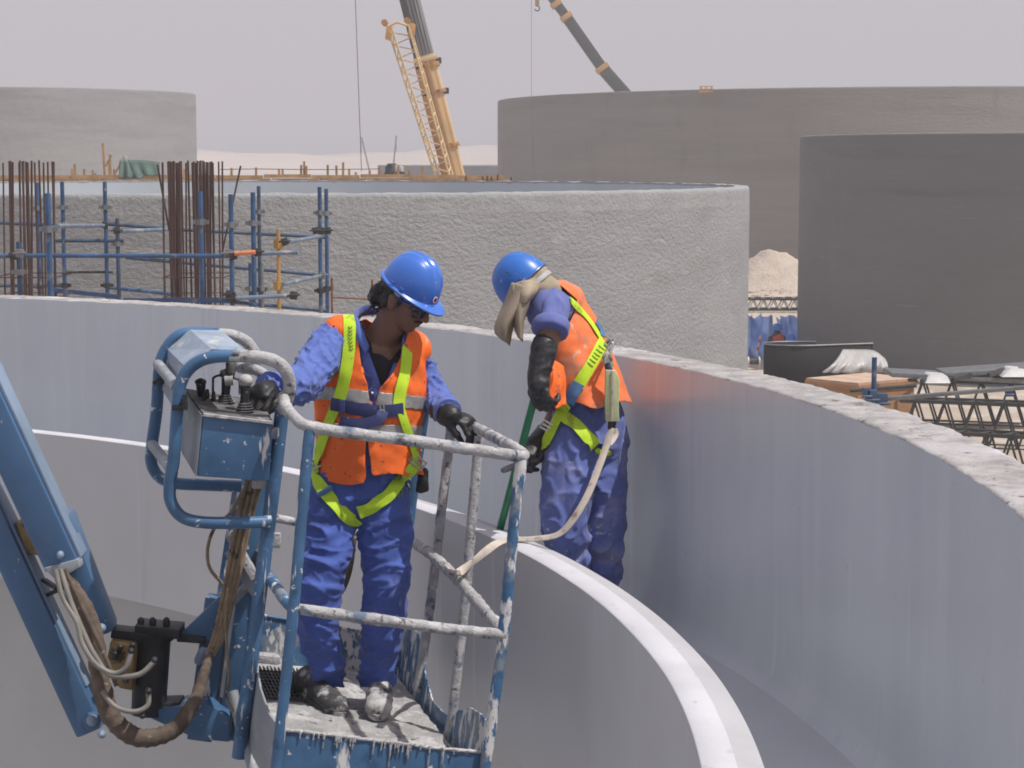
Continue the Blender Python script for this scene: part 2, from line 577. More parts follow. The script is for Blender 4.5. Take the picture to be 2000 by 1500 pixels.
# ------------------------------------------------------------------ the other tanks
def tank(name, label, c, R, top, wall_m, rim_m, in_m, th=.3, segs=240, rough=.0, rs=1.0, rim_h=.5, base=-.2):
    root = thing(name, label, 'tank', (c[0], c[1], 0))

    def d(r, a, z, i):
        p = V((math.cos(a) * R, math.sin(a) * R, z * 1.6))
        q = 0
        if rough:
            q = rough * (noise.noise(p * rs) + .55 * noise.noise(p * rs * 2.3))
        return q, .35 * q
    nz = 40 if rough else 8
    prof = [(R, base + (top - rim_h - base) * k / nz) for k in range(nz + 1)]
    MB().add(*revolve(c, prof, segs, disp=d)).build('outer_face', wall_m, root, sharp=180)
    pr = [(R + .0, top - rim_h)] + [(R - .003, top - rim_h * k) for k in (.8, .6, .45, .3)] + [(R - .004, top - .06), (R - .008, top - .04), (R - .016, top - .02), (R - .03, top - .006), (R - .05, top), (R - th, top), (R - th, top - .05)]
    MB().add(*revolve(c, pr, segs, disp=lambda r, a, z, i: (d(r, a, z, i)[0] * .6, d(r, a, z, i)[1] * .5 if i < 9 else .02 * noise.noise(V((a * 40, z, i)))))).build('rim', rim_m, root, sharp=50)
    pr = [(R - th, top - .04), (R - th, .05), (.05, .05)]
    MB().add(*revolve(c, pr, 160)).build('inner_face', in_m, root)
    return root


mid = tank('sprayed_tank', 'pale tank with rough sprayed outside standing behind the two workers', (-5.4, 37.6), 9.9, CZ - .46, MT['spray'], MT['rim'], MT['inwall'],
           th=.28, segs=900, rough=.004, rs=2.6, rim_h=.3)
tank('distant_tank', 'hazy pale grey tank at the far left behind the green tarpaulin', (111.1 * math.sin(math.radians(-14.3)), 111.1 * math.cos(math.radians(-14.3))), 10, 9.7,
     MT['far_l'], MT['far_l'], MT['inwall'], th=.35, segs=200)
tank('big_brown_tank', 'very wide brownish tank behind the sand heap in the right background', (24.1, 122.7), 25, 9.72, MT['far_r'], MT['far_r'], MT['inwall'], th=.4, segs=400)
tank('dark_grey_tank', 'smooth dark grey tank at the right edge behind the plywood crate', (18.94, 60.1), 10, 6.77, MT['near_r'], MT['near_r'], MT['inwall'], th=.3, segs=260, rim_h=.3)
tank('low_far_tank', 'low hazy tank rim between the yellow crane and the brown tank', (3.5, 168), 15, 5.68, MT['far_l'], MT['far_l'], MT['inwall'], th=.4, segs=120)


# ------------------------------------------------------------------ formwork deck behind the sprayed tank
def formwork():
    YF = 62.0
    root = thing('formwork_deck', 'brown timber formwork edge with upright stakes behind the sprayed tank', 'formwork', P(300, 350, YF).xy.to_3d())
    zt = P(500, 341, YF).z
    x0, x1 = P(-60, 0, YF).x, P(985, 0, YF).x
    n = 11
    for k in range(n):
        a, b = x0 + (x1 - x0) * k / n, x0 + (x1 - x0) * (k + 1) / n
        yo = random.uniform(-.05, .05)
        MB().box(((a + b) / 2, YF + yo, zt - .06 + random.uniform(-.02, .02)), (b - a - .03, .12, .11)).build('plank', MT['timber'], root)
        MB().box(((a + b) / 2 + .2, YF + .25 + yo, zt - .2), (b - a - .03, .1, .16)).build('plank', MT['timber'], root)
    MB().box(((x0 + x1) / 2, YF + 4, zt - .36), (x1 - x0, 7.6, .12)).build('deck_board', MT['dark'], root)
    for k in range(12):
        a = x0 + (x1 - x0) * (k + .5) / 12
        MB().box((a, YF + .4, (zt - .42) / 2), (.12, .12, zt - .42)).build('prop', MT['rust'], root)
        MB().box((a, YF + 7.2, (zt - .42) / 2), (.12, .12, zt - .42)).build('prop', MT['rust'], root)
    st = [(146, 320), (141, 330), (164, 330), (181, 332), (186, 338), (202, 280), (215, 302), (213, 312), (223, 330), (249, 322), (300, 338), (452, 328), (500, 327), (545, 330),
          (552, 330), (588, 322), (594, 315), (598, 324), (640, 322), (657, 323), (682, 330), (695, 336), (722, 333), (741, 324), (778, 322), (799, 326), (825, 324), (670, 317), (360, 330), (405, 325), (60, 330), (85, 333), (20, 326)]
    for u, v in st:
        p = P(u, v, YF + random.uniform(-.05, .4))
        MB().box((p.x, p.y, (p.z + zt - .1) / 2), (.07, .05, p.z - zt + .1), Matrix.Rotation(random.uniform(-.04, .04), 3, 'Y')).build('stake', MT['timber'], root)
    for u, v in ((206, 303), (222, 322)):
        a, b = P(u, v + 22, YF), P(u + 12, v, YF)
        MB().beam(a, b, .05, .05).build('brace', MT['timber'], root)
    MB().tube([P(430, 331, YF), P(500, 330, YF), P(590, 331, YF), P(640, 331, YF), P(742, 330, YF)], .012, 5).build('rope', MT['dark'], root)
    for u, h in ((910, 345), (943, 344), (952, 343), (960, 345), (972, 341), (998, 346)):
        p = P(u, h, YF)
        MB().tube([p, V((p.x, p.y, zt - .4))], .03, 5).build('starter_bar', MT['dark'], root)
    # green tarpaulin over a little frame
    v, f = [], []
    nu, nv = 22, 8
    top = spline([P(234, 315, YF - .2), P(244, 304, YF - .2), P(252, 312, YF - .2), P(275, 313, YF - .2), P(312, 317, YF - .2)], 6)
    top = [top[int(i * (len(top) - 1) / nu)] for i in range(nu + 1)]
    for i, t in enumerate(top):
        bot = P(236 + 78 * i / nu, 349 - (6 if i > 12 else 0), YF - .3)
        for j in range(nv + 1):
            k = j / nv
            q = t.lerp(bot, k)
            q.y -= .25 * k + .12 * math.sin(i * 1.1 + k * 2) * k
            q.z -= .12 * math.sin(math.pi * k) * (1 if i > 8 else 0)
            v.append(q)
    for i in range(nu):
        for j in range(nv):
            f.append((i * (nv + 1) + j, (i + 1) * (nv + 1) + j, (i + 1) * (nv + 1) + j + 1, i * (nv + 1) + j + 1))
    t = MB().add(v, f).build('tarpaulin', MT['gtarp'], None, sharp=180)
    md = t.modifiers.new('thick', 'SOLIDIFY')
    md.thickness = .02
    tag(t, 'dark green tarpaulin draped over the timber formwork in front of the hazy tank', 'tarpaulin')


formwork()


# ------------------------------------------------------------------ cranes
def crane_yellow():
    Y = 82.0
    root = thing('mobile_crane', 'yellow telescopic crane with a lattice jib folded along its boom', 'crane', (P(990, 600, Y).x, Y, 0))
    foot, tip = P(960.5, 640, Y), P(770.5, -120, Y)
    ax = (tip - foot).normalized()

    def along(v, off=0.0, dy=0.0):
        # point of the boom axis at picture row v
        c = P(888 + (v - 350) * .25, v, Y)
        q = -ax.cross(V((0, 1, 0))).normalized()
        return c + q * off + V((0, dy, 0))
    up = (0, 1, 0)
    # boom sections: the base section is orange on its left and pale yellow on its right face
    MB().beam(foot, along(110), .9, 1.0, up).build('boom_base', MT['cpal'], root, bevel=.05)
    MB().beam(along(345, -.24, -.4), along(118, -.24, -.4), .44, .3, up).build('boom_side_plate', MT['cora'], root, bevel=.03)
    MB().beam(along(345, .1, -.58), along(120, .12, -.58), .05, .03, up).build('boom_rib', MT['cyel'], root)
    MB().beam(along(345, .34, -.58), along(120, .33, -.58), .05, .03, up).build('boom_rib', MT['cyel'], root)
    MB().beam(along(112, .02), along(-60, .02), .82, .9, up).build('boom_extension', MT['cgry'], root, bevel=.04)
    MB().beam(along(112, -.3, -.3), along(-60, -.3, -.3), .22, .4, up).build('boom_extension_shade', MT['cdrk'], root, bevel=.03)  # dark strip that puts the shade on the extension's left side into colour
    for v in (118, 130, 182, 286):
        MB().beam(along(v + 4, .05), along(v - 4, .05), 1.02, 1.1, up).build('collar', MT['cyel'] if v > 125 else MT['cpal'], root, bevel=.03)
    for v in (125, 184):
        MB().box(along(v, .55, -.3), (.25, .3, .25)).build('sheave_bracket', MT['dark'], root, bevel=.03)
    # folded lattice jib: four chords and zig-zag lacing
    T = [P(759, 62, Y - 1.1), P(803, 58, Y - 1.1), P(764, 52, Y - 2.0), P(797, 47, Y - 2.0)]
    Bt = [P(853, 352, Y - 1.1), P(887, 352, Y - 1.1), P(862, 352, Y - 1.8), P(880, 352, Y - 1.8)]
    for a, b in zip(T, Bt):
        MB().tube([a, b], .042, 6).build('jib_chord', MT['cpal'], root)
    n = 22
    for k in range(n):
        t0, t1 = k / n, (k + 1) / n
        for (i, j) in ((0, 1), (0, 2), (1, 3)):
            a = T[i].lerp(Bt[i], t0) if k % 2 == 0 else T[j].lerp(Bt[j], t0)
            b = T[j].lerp(Bt[j], t1) if k % 2 == 0 else T[i].lerp(Bt[i], t1)
            MB().tube([a, b], .028, 5).build('jib_lacing', MT['cpal'], root)
    # jib head
    for a in (T[0], T[1]):
        MB().prism([a + V((-.14, -.2, -.3)), a + V((.12, -.2, -.4)), a + V((.2, -.2, .2)), a + V((-.06, -.2, .3))], (0, .12, 0)).build('jib_head_plate', MT['cyel'], root, bevel=.02)
        MB().tube([a + V((-.15, -.4, .35)), a + V((-.15, .25, .35))], .13, 12).build('jib_sheave', MT['cora'], root)
    MB().tube([P(757, 52, Y - 1.5), P(775, 43, Y - 1.5), P(797, 50, Y - 1.5)], .06, 6).build('jib_head_tie', MT['cpal'], root)
    # hoist rope far out in front of the boom head
    MB().tube([P(693, -30, Y - 6), P(706, 335, Y - 6)], .014, 5).build('hoist_rope', MT['dark'], root)
    for o in (-.15, 0, .15, .28):
        MB().tube([along(108, o, -.5), along(-60, o, -.5)], .02, 4).build('boom_rope', MT['dark'], root)
    # carrier below, hidden behind the sprayed tank
    b = foot
    MB().box((b.x + 2, Y, 1.15), (9, 2.6, .7)).build('carrier', MT['cyel'], root, bevel=.06)
    MB().box((b.x + 1, Y, 2.2), (3.4, 2.4, 1.3)).build('turntable', MT['cyel'], root, bevel=.1)
    MB().box((b.x - 1.6, Y - 1.0, 2.3), (1.5, .95, 1.5)).build('cab', MT['glass'], root, bevel=.1)
    for i in range(4):
        for s in (-1.05, 1.05):
            c = V((b.x - 1.6 + 2.3 * i, Y + s, .62))
            MB().tube([c - V((0, .2, 0)), c + V((0, .2, 0))], .62, 18).build('wheel', MT['tyre'], root)


crane_yellow()


def crane_dark():
    Y = 158.0
    root = thing('dark_crane', 'dark telescopic crane boom with yellow bands rising behind the brown tank', 'crane', (P(1330, 0, Y).x, Y, 0))
    foot = P(1418, 471, Y)
    foot.z = 2.2
    a, b = P(1215, 185, Y), P(1086, 8, Y)
    tip = b + (b - a) * .9
    c1 = P(1176, 133, Y)
    c2 = P(1106, 33, Y)
    MB().beam(foot, c1, .98, 1.0).build('boom_base', MT['cdrk'], root, bevel=.12)
    MB().beam(c1, c2, .85, .9).build('boom_middle', MT['cdrk'], root, bevel=.1)
    MB().beam(c2, tip, .72, .8).build('boom_top', MT['cdrk'], root, bevel=.1)
    d = (b - a).normalized()
    for c, w in ((c1, 1.1), (c2, .98), (b, .9)):
        MB().beam(c - d * .22, c + d * .22, w, 1.1).build('boom_band', MT['cyel'], root, bevel=.03)
    MB().tube([tip, P(1049, -8, Y)], .02, 4).build('hook_rope', MT['dark'], root)
    k = P(1049, 4, Y)
    MB().box(k, (.35, .2, .5)).build('hook_block', MT['cyel'], root, bevel=.06)
    hk = [k + V((.04 * 0 + .2 * math.sin(t), 0, -.3 - .2 + .2 * math.cos(t))) for t in [i * .5 for i in range(-1, 10)]]
    MB().tube([k] + hk, .05, 6).build('hook', MT['dark'], root)
    MB().tube([tip, P(1038, -30, Y), P(1038, 195, Y)], .014, 4).build('hoist_rope', MT['dark'], root)
    MB().box((foot.x + 1.5, Y, 1.3), (9, 2.6, 1.0)).build('carrier', MT['cyel'], root, bevel=.1)
    for i in range(4):
        for s in (-1.05, 1.05):
            c = V((foot.x - 1.6 + 2.3 * i, Y + s, .62))
            MB().tube([c - V((0, .2, 0)), c + V((0, .2, 0))], .62, 14).build('wheel', MT['tyre'], root)


crane_dark()


def far_bits():
    # thin far booms
    for (a, b), lab in zip((((706, 268), (726, 302)), ((774, 265), (765, 306))), ('thin far crane boom leaning left on the hazy skyline', 'thin far crane boom leaning right on the hazy skyline')):
        Y = 380.0
        p, q = P(*a, Y), P(*b, Y)
        root = thing('far_crane', lab, 'crane', (q.x, Y, 0), 'far cranes on the hazy skyline')
        MB().tube([p, V((q.x, Y, 2))], .16, 5).build('boom', MT['dark'], root)
        MB().box((q.x, Y, 1.3), (6, 3, 2.2)).build('carrier', MT['cyel'], root, bevel=.2)
        MB().tube([p, p - V((0, 0, 3))], .05, 4).build('hoist_rope', MT['dark'], root)
    sheds = [(452, 315, 40, 'pale far shed just right of the hazy tank'), (505, 315, 22, 'small far shed second to the right of the hazy tank'), (626, 314, 34, 'longest bluish far shed left of the hoist rope'),
             (800, 313, 50, 'far shed seen through the crane jib'), (912, 314, 30, 'far shed between the crane boom and the brown tank')]
    for u, v, w, lab in sheds:
        Y = 390.0 + random.uniform(-10, 25)
        p = P(u, v, Y)
        wd = w / FPX * Y
        root = thing('site_shed', lab, 'shed', (p.x, Y, 0), 'far site sheds')
        hh = max(2.0, p.z - 3.4)
        MB().box((p.x, Y, hh / 2), (wd, 5, hh)).build('wall', MT['shed'], root)
        MB().prism([(p.x - wd / 2 - .2, Y - 2.8, hh), (p.x - wd / 2 - .2, Y + 2.8, hh), (p.x - wd / 2 - .2, Y, hh + .8)], (wd + .4, 0, 0)).build('roof', MT['shed'], root)
    # dark dumper on the deck behind the formwork
    Y = 72.0
    p = P(768, 345, Y)
    root = thing('dump_truck', 'small dark dump truck behind the formwork, left of the crane', 'truck', (p.x, Y, 0))
    zb = 3.4
    MB().box((p.x, Y, zb + .75), (1.15, 1.2, .35)).build('chassis', MT['truck'], root, bevel=.04)
    MB().prism([P(752, 338, Y), P(752, 326, Y), P(757, 319, Y), P(771, 319, Y), P(771, 338, Y)], (0, 1.1, 0)).build('cab', MT['truck'], root, bevel=.03)
    MB().prism([P(754, 329, Y - .02), P(758, 321, Y - .02), P(765, 321, Y - .02), P(765, 329, Y - .02)], (0, .04, 0)).build('windscreen', MT['glass'], root)
    MB().prism([P(771, 338, Y), P(771, 323, Y), P(785, 325, Y), P(785, 336, Y)], (0, 1.2, 0)).build('tipper_body', MT['shed'], root, bevel=.03)
    for u in (758, 780):
        c = P(u, 343, Y)
        for s in (0, 1.1):
            MB().tube([c + V((0, s - .1, 0)), c + V((0, s + .1, 0))], .17, 12).build('wheel', MT['tyre'], root)
    MB().box((p.x, Y + .6, (P(768, 347, Y).z) / 2), (3, 3, P(768, 347, Y).z)).build('earth_ramp', MT['mound'], root)
    # yellow guard frame on the big tank's rim
    Y = 101.3
    root = thing('yellow_guard_frame', 'small yellow guard frame on the rim of the brown tank', 'frame', P(1380, 181, Y))
    for u in (1369, 1379, 1390):
        MB().tube([P(u, 182, Y), P(u, 168, Y)], .035, 6).build('post', MT['yelp'], root)
    for v in (169, 174):
        MB().tube([P(1366, v, Y), P(1393, v, Y)], .03, 6).build('rail', MT['yelp'], root)
    MB().box(P(1378, 179, Y), (.68, .25, .08)).build('base_board', MT['yelp'], root)


far_bits()


# ------------------------------------------------------------------ scaffold and rebar behind the wall
def cq(x, y):
    return x / 2.857, 150 + y / 2.857


def scaffold():
    root = thing('tube_scaffold', 'blue tube scaffold with couplers standing round the rebar behind the coated wall', 'scaffold', (P(300, 500, 22).x, 22, 0))
    N_, F_ = 20.5, 24.5
    st = [(105, 920, N_, 'blued', .03), (205, 590, F_, 'blue', .026), (266, 650, 17.5, 'blue', .028), (346, 585, F_, 'blue', .026), (584, 585, F_, 'blue', .026), (654, 790, F_, 'blued', .026),
          (1118, 640, N_, 'blue', .026), (1287, 655, N_, 'blue', .026), (1411, 645, N_, 'blue', .026), (1443, 610, F_, 'blued', .024), (1397, 1040, F_, 'blue', .026), (1460, 1040, F_, 'grey', .026),
          (1783, 615, F_, 'blue', .026), (1820, 625, F_ + 1, 'blue', .026)]
    for x, y, Y, m, r in st:
        p = P(*cq(x, y), Y)
        MB().tube([p, V((p.x, p.y, 0))], r, 10).build('standard', MT[m], root)
        # cup couplers every half metre of the visible stretch
        for k, dz in enumerate((.32, 1.3, 2.3)):
            c = V((p.x, p.y, p.z - dz))
            mb = MB()
            mb.tube([c - V((0, 0, .03)), c + V((0, 0, .03))], r + .022, 8)
            mb.box(c + V((r + .03, 0, 0)), (.05, .04, .04))
            mb.box(c - V((r + .03, 0, 0)), (.05, .04, .04))
            mb.build('coupler', MT['dark'] if k % 2 else MT['grey'], root)
    p = P(*cq(1552, 850), 22.5)
    MB().tube([p, V((p.x, p.y, 0))], .022, 10).build('prop', MT['yelp'], root)
    for y in (935, 1165):
        c = P(*cq(1553, y), 22.5)
        MB().tube([c - V((0, 0, .05)), c + V((0, 0, .05))], .055, 8).build('prop_collar', MT['yelp'], root)
    ld = [((0, 815), (320, 830), F_, F_, 'blued'), ((315, 832), (585, 830), N_, F_, 'bluel'), ((590, 820), (930, 848), F_, F_, 'blued'), ((680, 862), (970, 850), F_ - 1, F_, 'bluel'),
          ((930, 848), (1810, 895), F_, F_ + .6, 'blued'), ((310, 915), (690, 915), F_, F_, 'blued'), ((-60, 1000), (75, 1000), N_, N_, 'blue'), ((140, 998), (1285, 1000), N_ - .1, N_ - .1, 'blue'),
          ((365, 1090), (630, 1090), F_, F_, 'dark'), ((-60, 1165), (360, 1165), F_, F_, 'blued'), ((290, 1188), (660, 1228), N_, N_, 'blue'), ((605, 1175), (985, 1215), F_, F_, 'blue'),
          ((690, 1246), (1290, 1250), N_, N_, 'blue'), ((1250, 1252), (1820, 1306), F_, F_ + .5, 'blued'), ((700, 1008), (1810, 1108), F_, F_ + .6, 'blued'), ((1580, 927), (1800, 888), 22.4, F_, 'bluel'),
          ((1580, 1158), (1800, 1108), 22.4, F_, 'bluel'), ((1310, 986), (1425, 978), N_ - .15, N_ - .15, 'oran'), ((1425, 988), (1662, 980), N_ + .2, N_ + .2, 'bluel'), ((1315, 1236), (1645, 1220), N_ - .15, N_ - .1, 'bluel')]
    for a, b, Y1, Y2, m in ld:
        MB().tube([P(*cq(*a), Y1), P(*cq(*b), Y2)], .024 if m != 'dark' else .016, 10).build('ledger', MT[m], root)
    for x, y, Y in ((585, 828, F_ - .1), (652, 858, F_ - .1), (1275, 985, N_ - .1), (1300, 1000, N_ - .1), (1305, 1240, N_ - .1), (1795, 860, F_ - .1), (1760, 858, F_ - .1), (1830, 858, F_), (1800, 1108, F_ - .1), (1280, 1215, N_), (110, 985, N_ - .15), (360, 830, F_ - .1),
                    (215, 1165, F_), (975, 1030, F_), (1440, 978, N_ - .1), (1640, 1220, N_ - .12), (1590, 920, 22.3), (75, 1000, N_ - .1)):
        c = P(*cq(x, y), Y)
        mb = MB()
        mb.box(c, (.075, .07, .085), Matrix.Rotation(random.uniform(-.4, .4), 3, 'Y'))
        mb.tube([c + V((-.07, -.03, 0)), c + V((.07, -.03, .01))], .013, 6)
        mb.build('clamp', MT['dark'] if random.random() < .6 else MT['grey'], root, bevel=.008)


scaffold()


def rebar(xs, lab, extra=()):
    Yc = 22.6
    root = thing('rebar_cage', lab, 'rebar', (P(*cq(xs[len(xs) // 2], 800), Yc).x, Yc, 0), 'column starter bars behind the wall')
    for i, x in enumerate(xs):
        Y = Yc + (i % 3) * .35 + random.uniform(-.05, .05)
        t = P(*cq(x + random.uniform(-3, 3), 466 + random.uniform(0, 14)), Y)
        b = P(*cq(x + 14 + random.uniform(-6, 6), 1245), Y)
        b = t + (b - t) * (t.z / (t.z - b.z))
        m = t.lerp(b, .3) + V((random.uniform(-.02, .02), 0, 0))
        MB().tube([t, m, b], random.uniform(.010, .0135), 6).build('bar', MT['rust'], root)
    for (a, b) in extra:
        p, q = P(*cq(*a), Yc), P(*cq(*b), Yc)
        MB().tube([p, q], .011, 6).build('loose_bar', MT['rust'], root)
    x0, x1 = min(xs), max(xs)
    for y in (1120, 1235):
        p0, p1 = P(*cq(x0, y), Yc - .06), P(*cq(x1 + 10, y), Yc - .06)
        r0, r1 = p0 + V((0, .9, 0)), p1 + V((0, .9, 0))
        MB().tube([p0, p1, r1, r0, p0], .008, 5).build('stirrup', MT['rust'], root)


rebar([-40, -20, 15, 52, 58, 64, 70, 104, 112, 122, 132, 142, 150, 156, 175, 195, 220, 243, 268, 292, 300], 'rusty vertical rebar cluster at the left edge of the picture')
rebar([910, 938, 944, 950, 958, 966, 974, 982, 990, 998, 1006, 1014, 1036, 1050, 1074, 1080, 1086, 1092, 1104, 1112, 1122, 1130, 1140, 1150, 1163, 1170, 1182, 1190, 1220, 1243],
      'rusty vertical rebar cluster in the middle of the blue scaffold', (((878, 490), (945, 860)), ((1343, 497), (1240, 980))))

o = thing('rusty_bar_frame', 'thin rusty bar frame sticking up just left of the front worker', 'rebar', (P(648, 600, 24).x, 24, 0))
for u in (648, 727):
    p = P(u, 543 if u < 700 else 546, 24)
    MB().tube([p, V((p.x, 24, 0))], .014, 6).build('upright', MT['rust2'], o)
MB().tube([P(648, 581, 23.95), P(760, 586, 23.95)], .011, 6).build('crossbar', MT['rust2'], o)


# ------------------------------------------------------------------ things on the ground at the right
def mound():
    c = P(1508, 555, 94)
    v, f = [], []
    n, m = 28, 48
    for i in range(n + 1):
        r = 4.2 * i / n
        for j in range(m):
            a = 2 * math.pi * j / m
            x, y = r * math.cos(a), r * math.sin(a)
            h = 1.95 * max(0, 1 - (r / 3.4)) ** 1.0 + .22 * noise.noise(V((x * 1.2, y * 1.2, 2))) * (1 - i / n) + .08 * noise.noise(V((x * 5, y * 5, 1))) - .06 * (i == n)
            h -= .35 * max(0, .6 - r)
            v.append((c.x + x, 94 + y, h - (.3 if i == n else 0)))
    for i in range(n):
        for j in range(m):
            f.append((i * m + j, i * m + (j + 1) % m, (i + 1) * m + (j + 1) % m, (i + 1) * m + j))
    o = MB().add(v, f).build('sand_heap', MT['mound'], None, sharp=180)
    tag(o, 'pale conical heap of sand between the sprayed and the dark grey tank', 'sand heap')
    # rubble strewn in front of the heap
    rb = MB()
    for k in range(60):
        x, y = P(1466 + random.random() * 95, 0, 88).x, random.uniform(84, 93)
        q = random.uniform(.04, .16)
        rb.ell((x, y, q * .4), (q, q * .8, q * .6), n=7, m=5)
    tag(rb.build('rubble', MT['mound'], None), 'pale rubble strewn on the sand before the heap', 'rubble', kind='stuff')


mound()


def truss(name, lab, a, b, h, w, n, m, r=.035, lace=.022, group=None, mlace=None):
    """lattice girder lying on its side: four chords, zig-zag lacing on three faces"""
    a, b = V(a), V(b)
    t = (b - a).normalized()
    q = V((-t.y, t.x, 0)).normalized()
    root = thing(name, lab, 'girder', a, group)
    cor = [q * (-w / 2), q * (w / 2), q * (-w / 2) + V((0, 0, h)), q * (w / 2) + V((0, 0, h))]
    for c in cor:
        MB().beam(a + c, b + c, r * 2, r * 2, (0, 0, 1)).build('chord', m, root)
    for k in range(n):
        t0, t1 = k / n, (k + 1) / n
        for i, j in ((0, 2), (1, 3), (2, 3)):
            if k % 2:
                i, j = j, i
            MB().tube([(a + cor[i]).lerp(b + cor[i], t0), (a + cor[j]).lerp(b + cor[j], t1)], lace, 5).build('lacing', mlace or m, root)
    return root


MT['palegrey'] = mat('galvanised_lacing', (.5, .49, .48), .6, .2)  # pale grey, for lacing, bags, pole bands and spool flanges
a = P(1440, 613, 78)
b = P(1600, 611, 78)
truss('lattice_girder', 'dark lattice girder lying in front of the sand heap', (a.x, 78, 0.1), (b.x, 78, 0.1), .42, .6, 16, MT['dark'], .045, .03, mlace=MT['palegrey'])
# a dark stack of girders beside the dark grey tank
for k, (u0, v0, u1, v1, Y0, Y1, hh, lab) in enumerate((
        (1760, 800, 2080, 778, 41, 40, .95, 'tall black lattice girder in front, right behind the wall'),
        (1775, 770, 2090, 742, 44.5, 43.5, 1.0, 'black lattice girder standing behind the tallest one'),
        (1860, 868, 2120, 835, 37.5, 36.5, .75, 'black lattice girder lowest in the picture at the right edge'))):
    p, q = P(u0, v0, Y0), P(u1, v1, Y1)
    truss('lattice_girder', lab, (p.x, Y0, .03), (q.x, Y1, .03), hh, .55, 11, MT['dark'], .036, .024, 'black girders piled by the wall')
for k, (u, v, w) in enumerate(((1880, 738, 3.2), (1960, 724, 2.6))):
    p = P(u, v, 43)
    o = MB().box((p.x, 43.4, p.z), (w, 1.1, .1), Matrix.Rotation(.05 - .12 * k, 3, 'Y')).build('board', MT['grey'], None, bevel=.01)
    tag(o, ('long grey board resting on the black girders', 'grey board nearest the right edge on the black girders')[k], 'board')
for k, (u, v) in enumerate(((1832, 740), (1990, 728))):
    p = P(u, v, 42.4)
    o = MB().prism([p + V((-.38, 0, -.1)), p + V((.3, 0, -.1)), p + V((.28, .3, .03)), p + V((-.1, .3, .06))], (0, .5, .02)).build('plaster_bag', MT['palegrey'], None, bevel=.03)
    tag(o, ('pale bag lying on the girders beside the crate', 'pale bag lying on the girders at the right edge')[k], 'bag', 'pale bags on the girders')
for k, (u0, v0, u1, v1) in enumerate(((1860, 742, 1900, 730), (1930, 733, 1960, 722), (1800, 745, 1812, 735))):
    mbx = MB().beam(P(u0, v0, 42), P(u1, v1, 43), .1, .08)
    tag(mbx.build('timber_batten', MT['dark'], None, bevel=.01), ('dark batten leaning across the middle of the girders', 'dark batten leaning across the girders near the right edge', 'short dark batten next to the crate')[k], 'batten')


def crate():
    Y = 45.0
    root = thing('plywood_crate', 'large plywood crate with a pale three-panel lid beyond the wall', 'crate', (P(1680, 0, Y).x, Y, 0))
    A, B, C_, D_ = P(1577, 738, Y), P(1676, 748, Y - 1.2), P(1786, 738, Y - .4), P(1692, 728, Y + 1.2)
    pts = [A, B, C_, D_]
    for i in range(4):
        a, b = pts[i], pts[(i + 1) % 4]
        q = (b - a).cross(V((0, 0, 1))).normalized() * .02
        MB().prism([a + V((0, 0, -.06)), b + V((0, 0, -.06)), V((b.x, b.y, .02)), V((a.x, a.y, .02))], -q).build('side_panel', MT['ply'], root)
    cen = (A + B + C_ + D_) / 4
    ex = [cen + (p - cen) * 1.03 for p in pts]
    for k in range(3):
        t0, t1 = k / 3 + .006, (k + 1) / 3 - .006
        p0, p1 = ex[0].lerp(ex[1], 0), ex[0].lerp(ex[1], 1)
        a = ex[1].lerp(ex[2], t0)
        b = ex[1].lerp(ex[2], t1)
        c = ex[0].lerp(ex[3], t1)
        d = ex[0].lerp(ex[3], t0)
        z = cen.z
        MB().prism([V((q.x, q.y, q.z - .06)) for q in (a, b, c, d)], (0, 0, .06)).build('lid_board', MT['plyt'], root)
    for i in range(4):
        a, b = ex[i], ex[(i + 1) % 4]
        MB().beam(a - V((0, 0, .1)), b - V((0, 0, .1)), .06, .1, (0, 0, 1)).build('batten', MT['ply'], root)


crate()


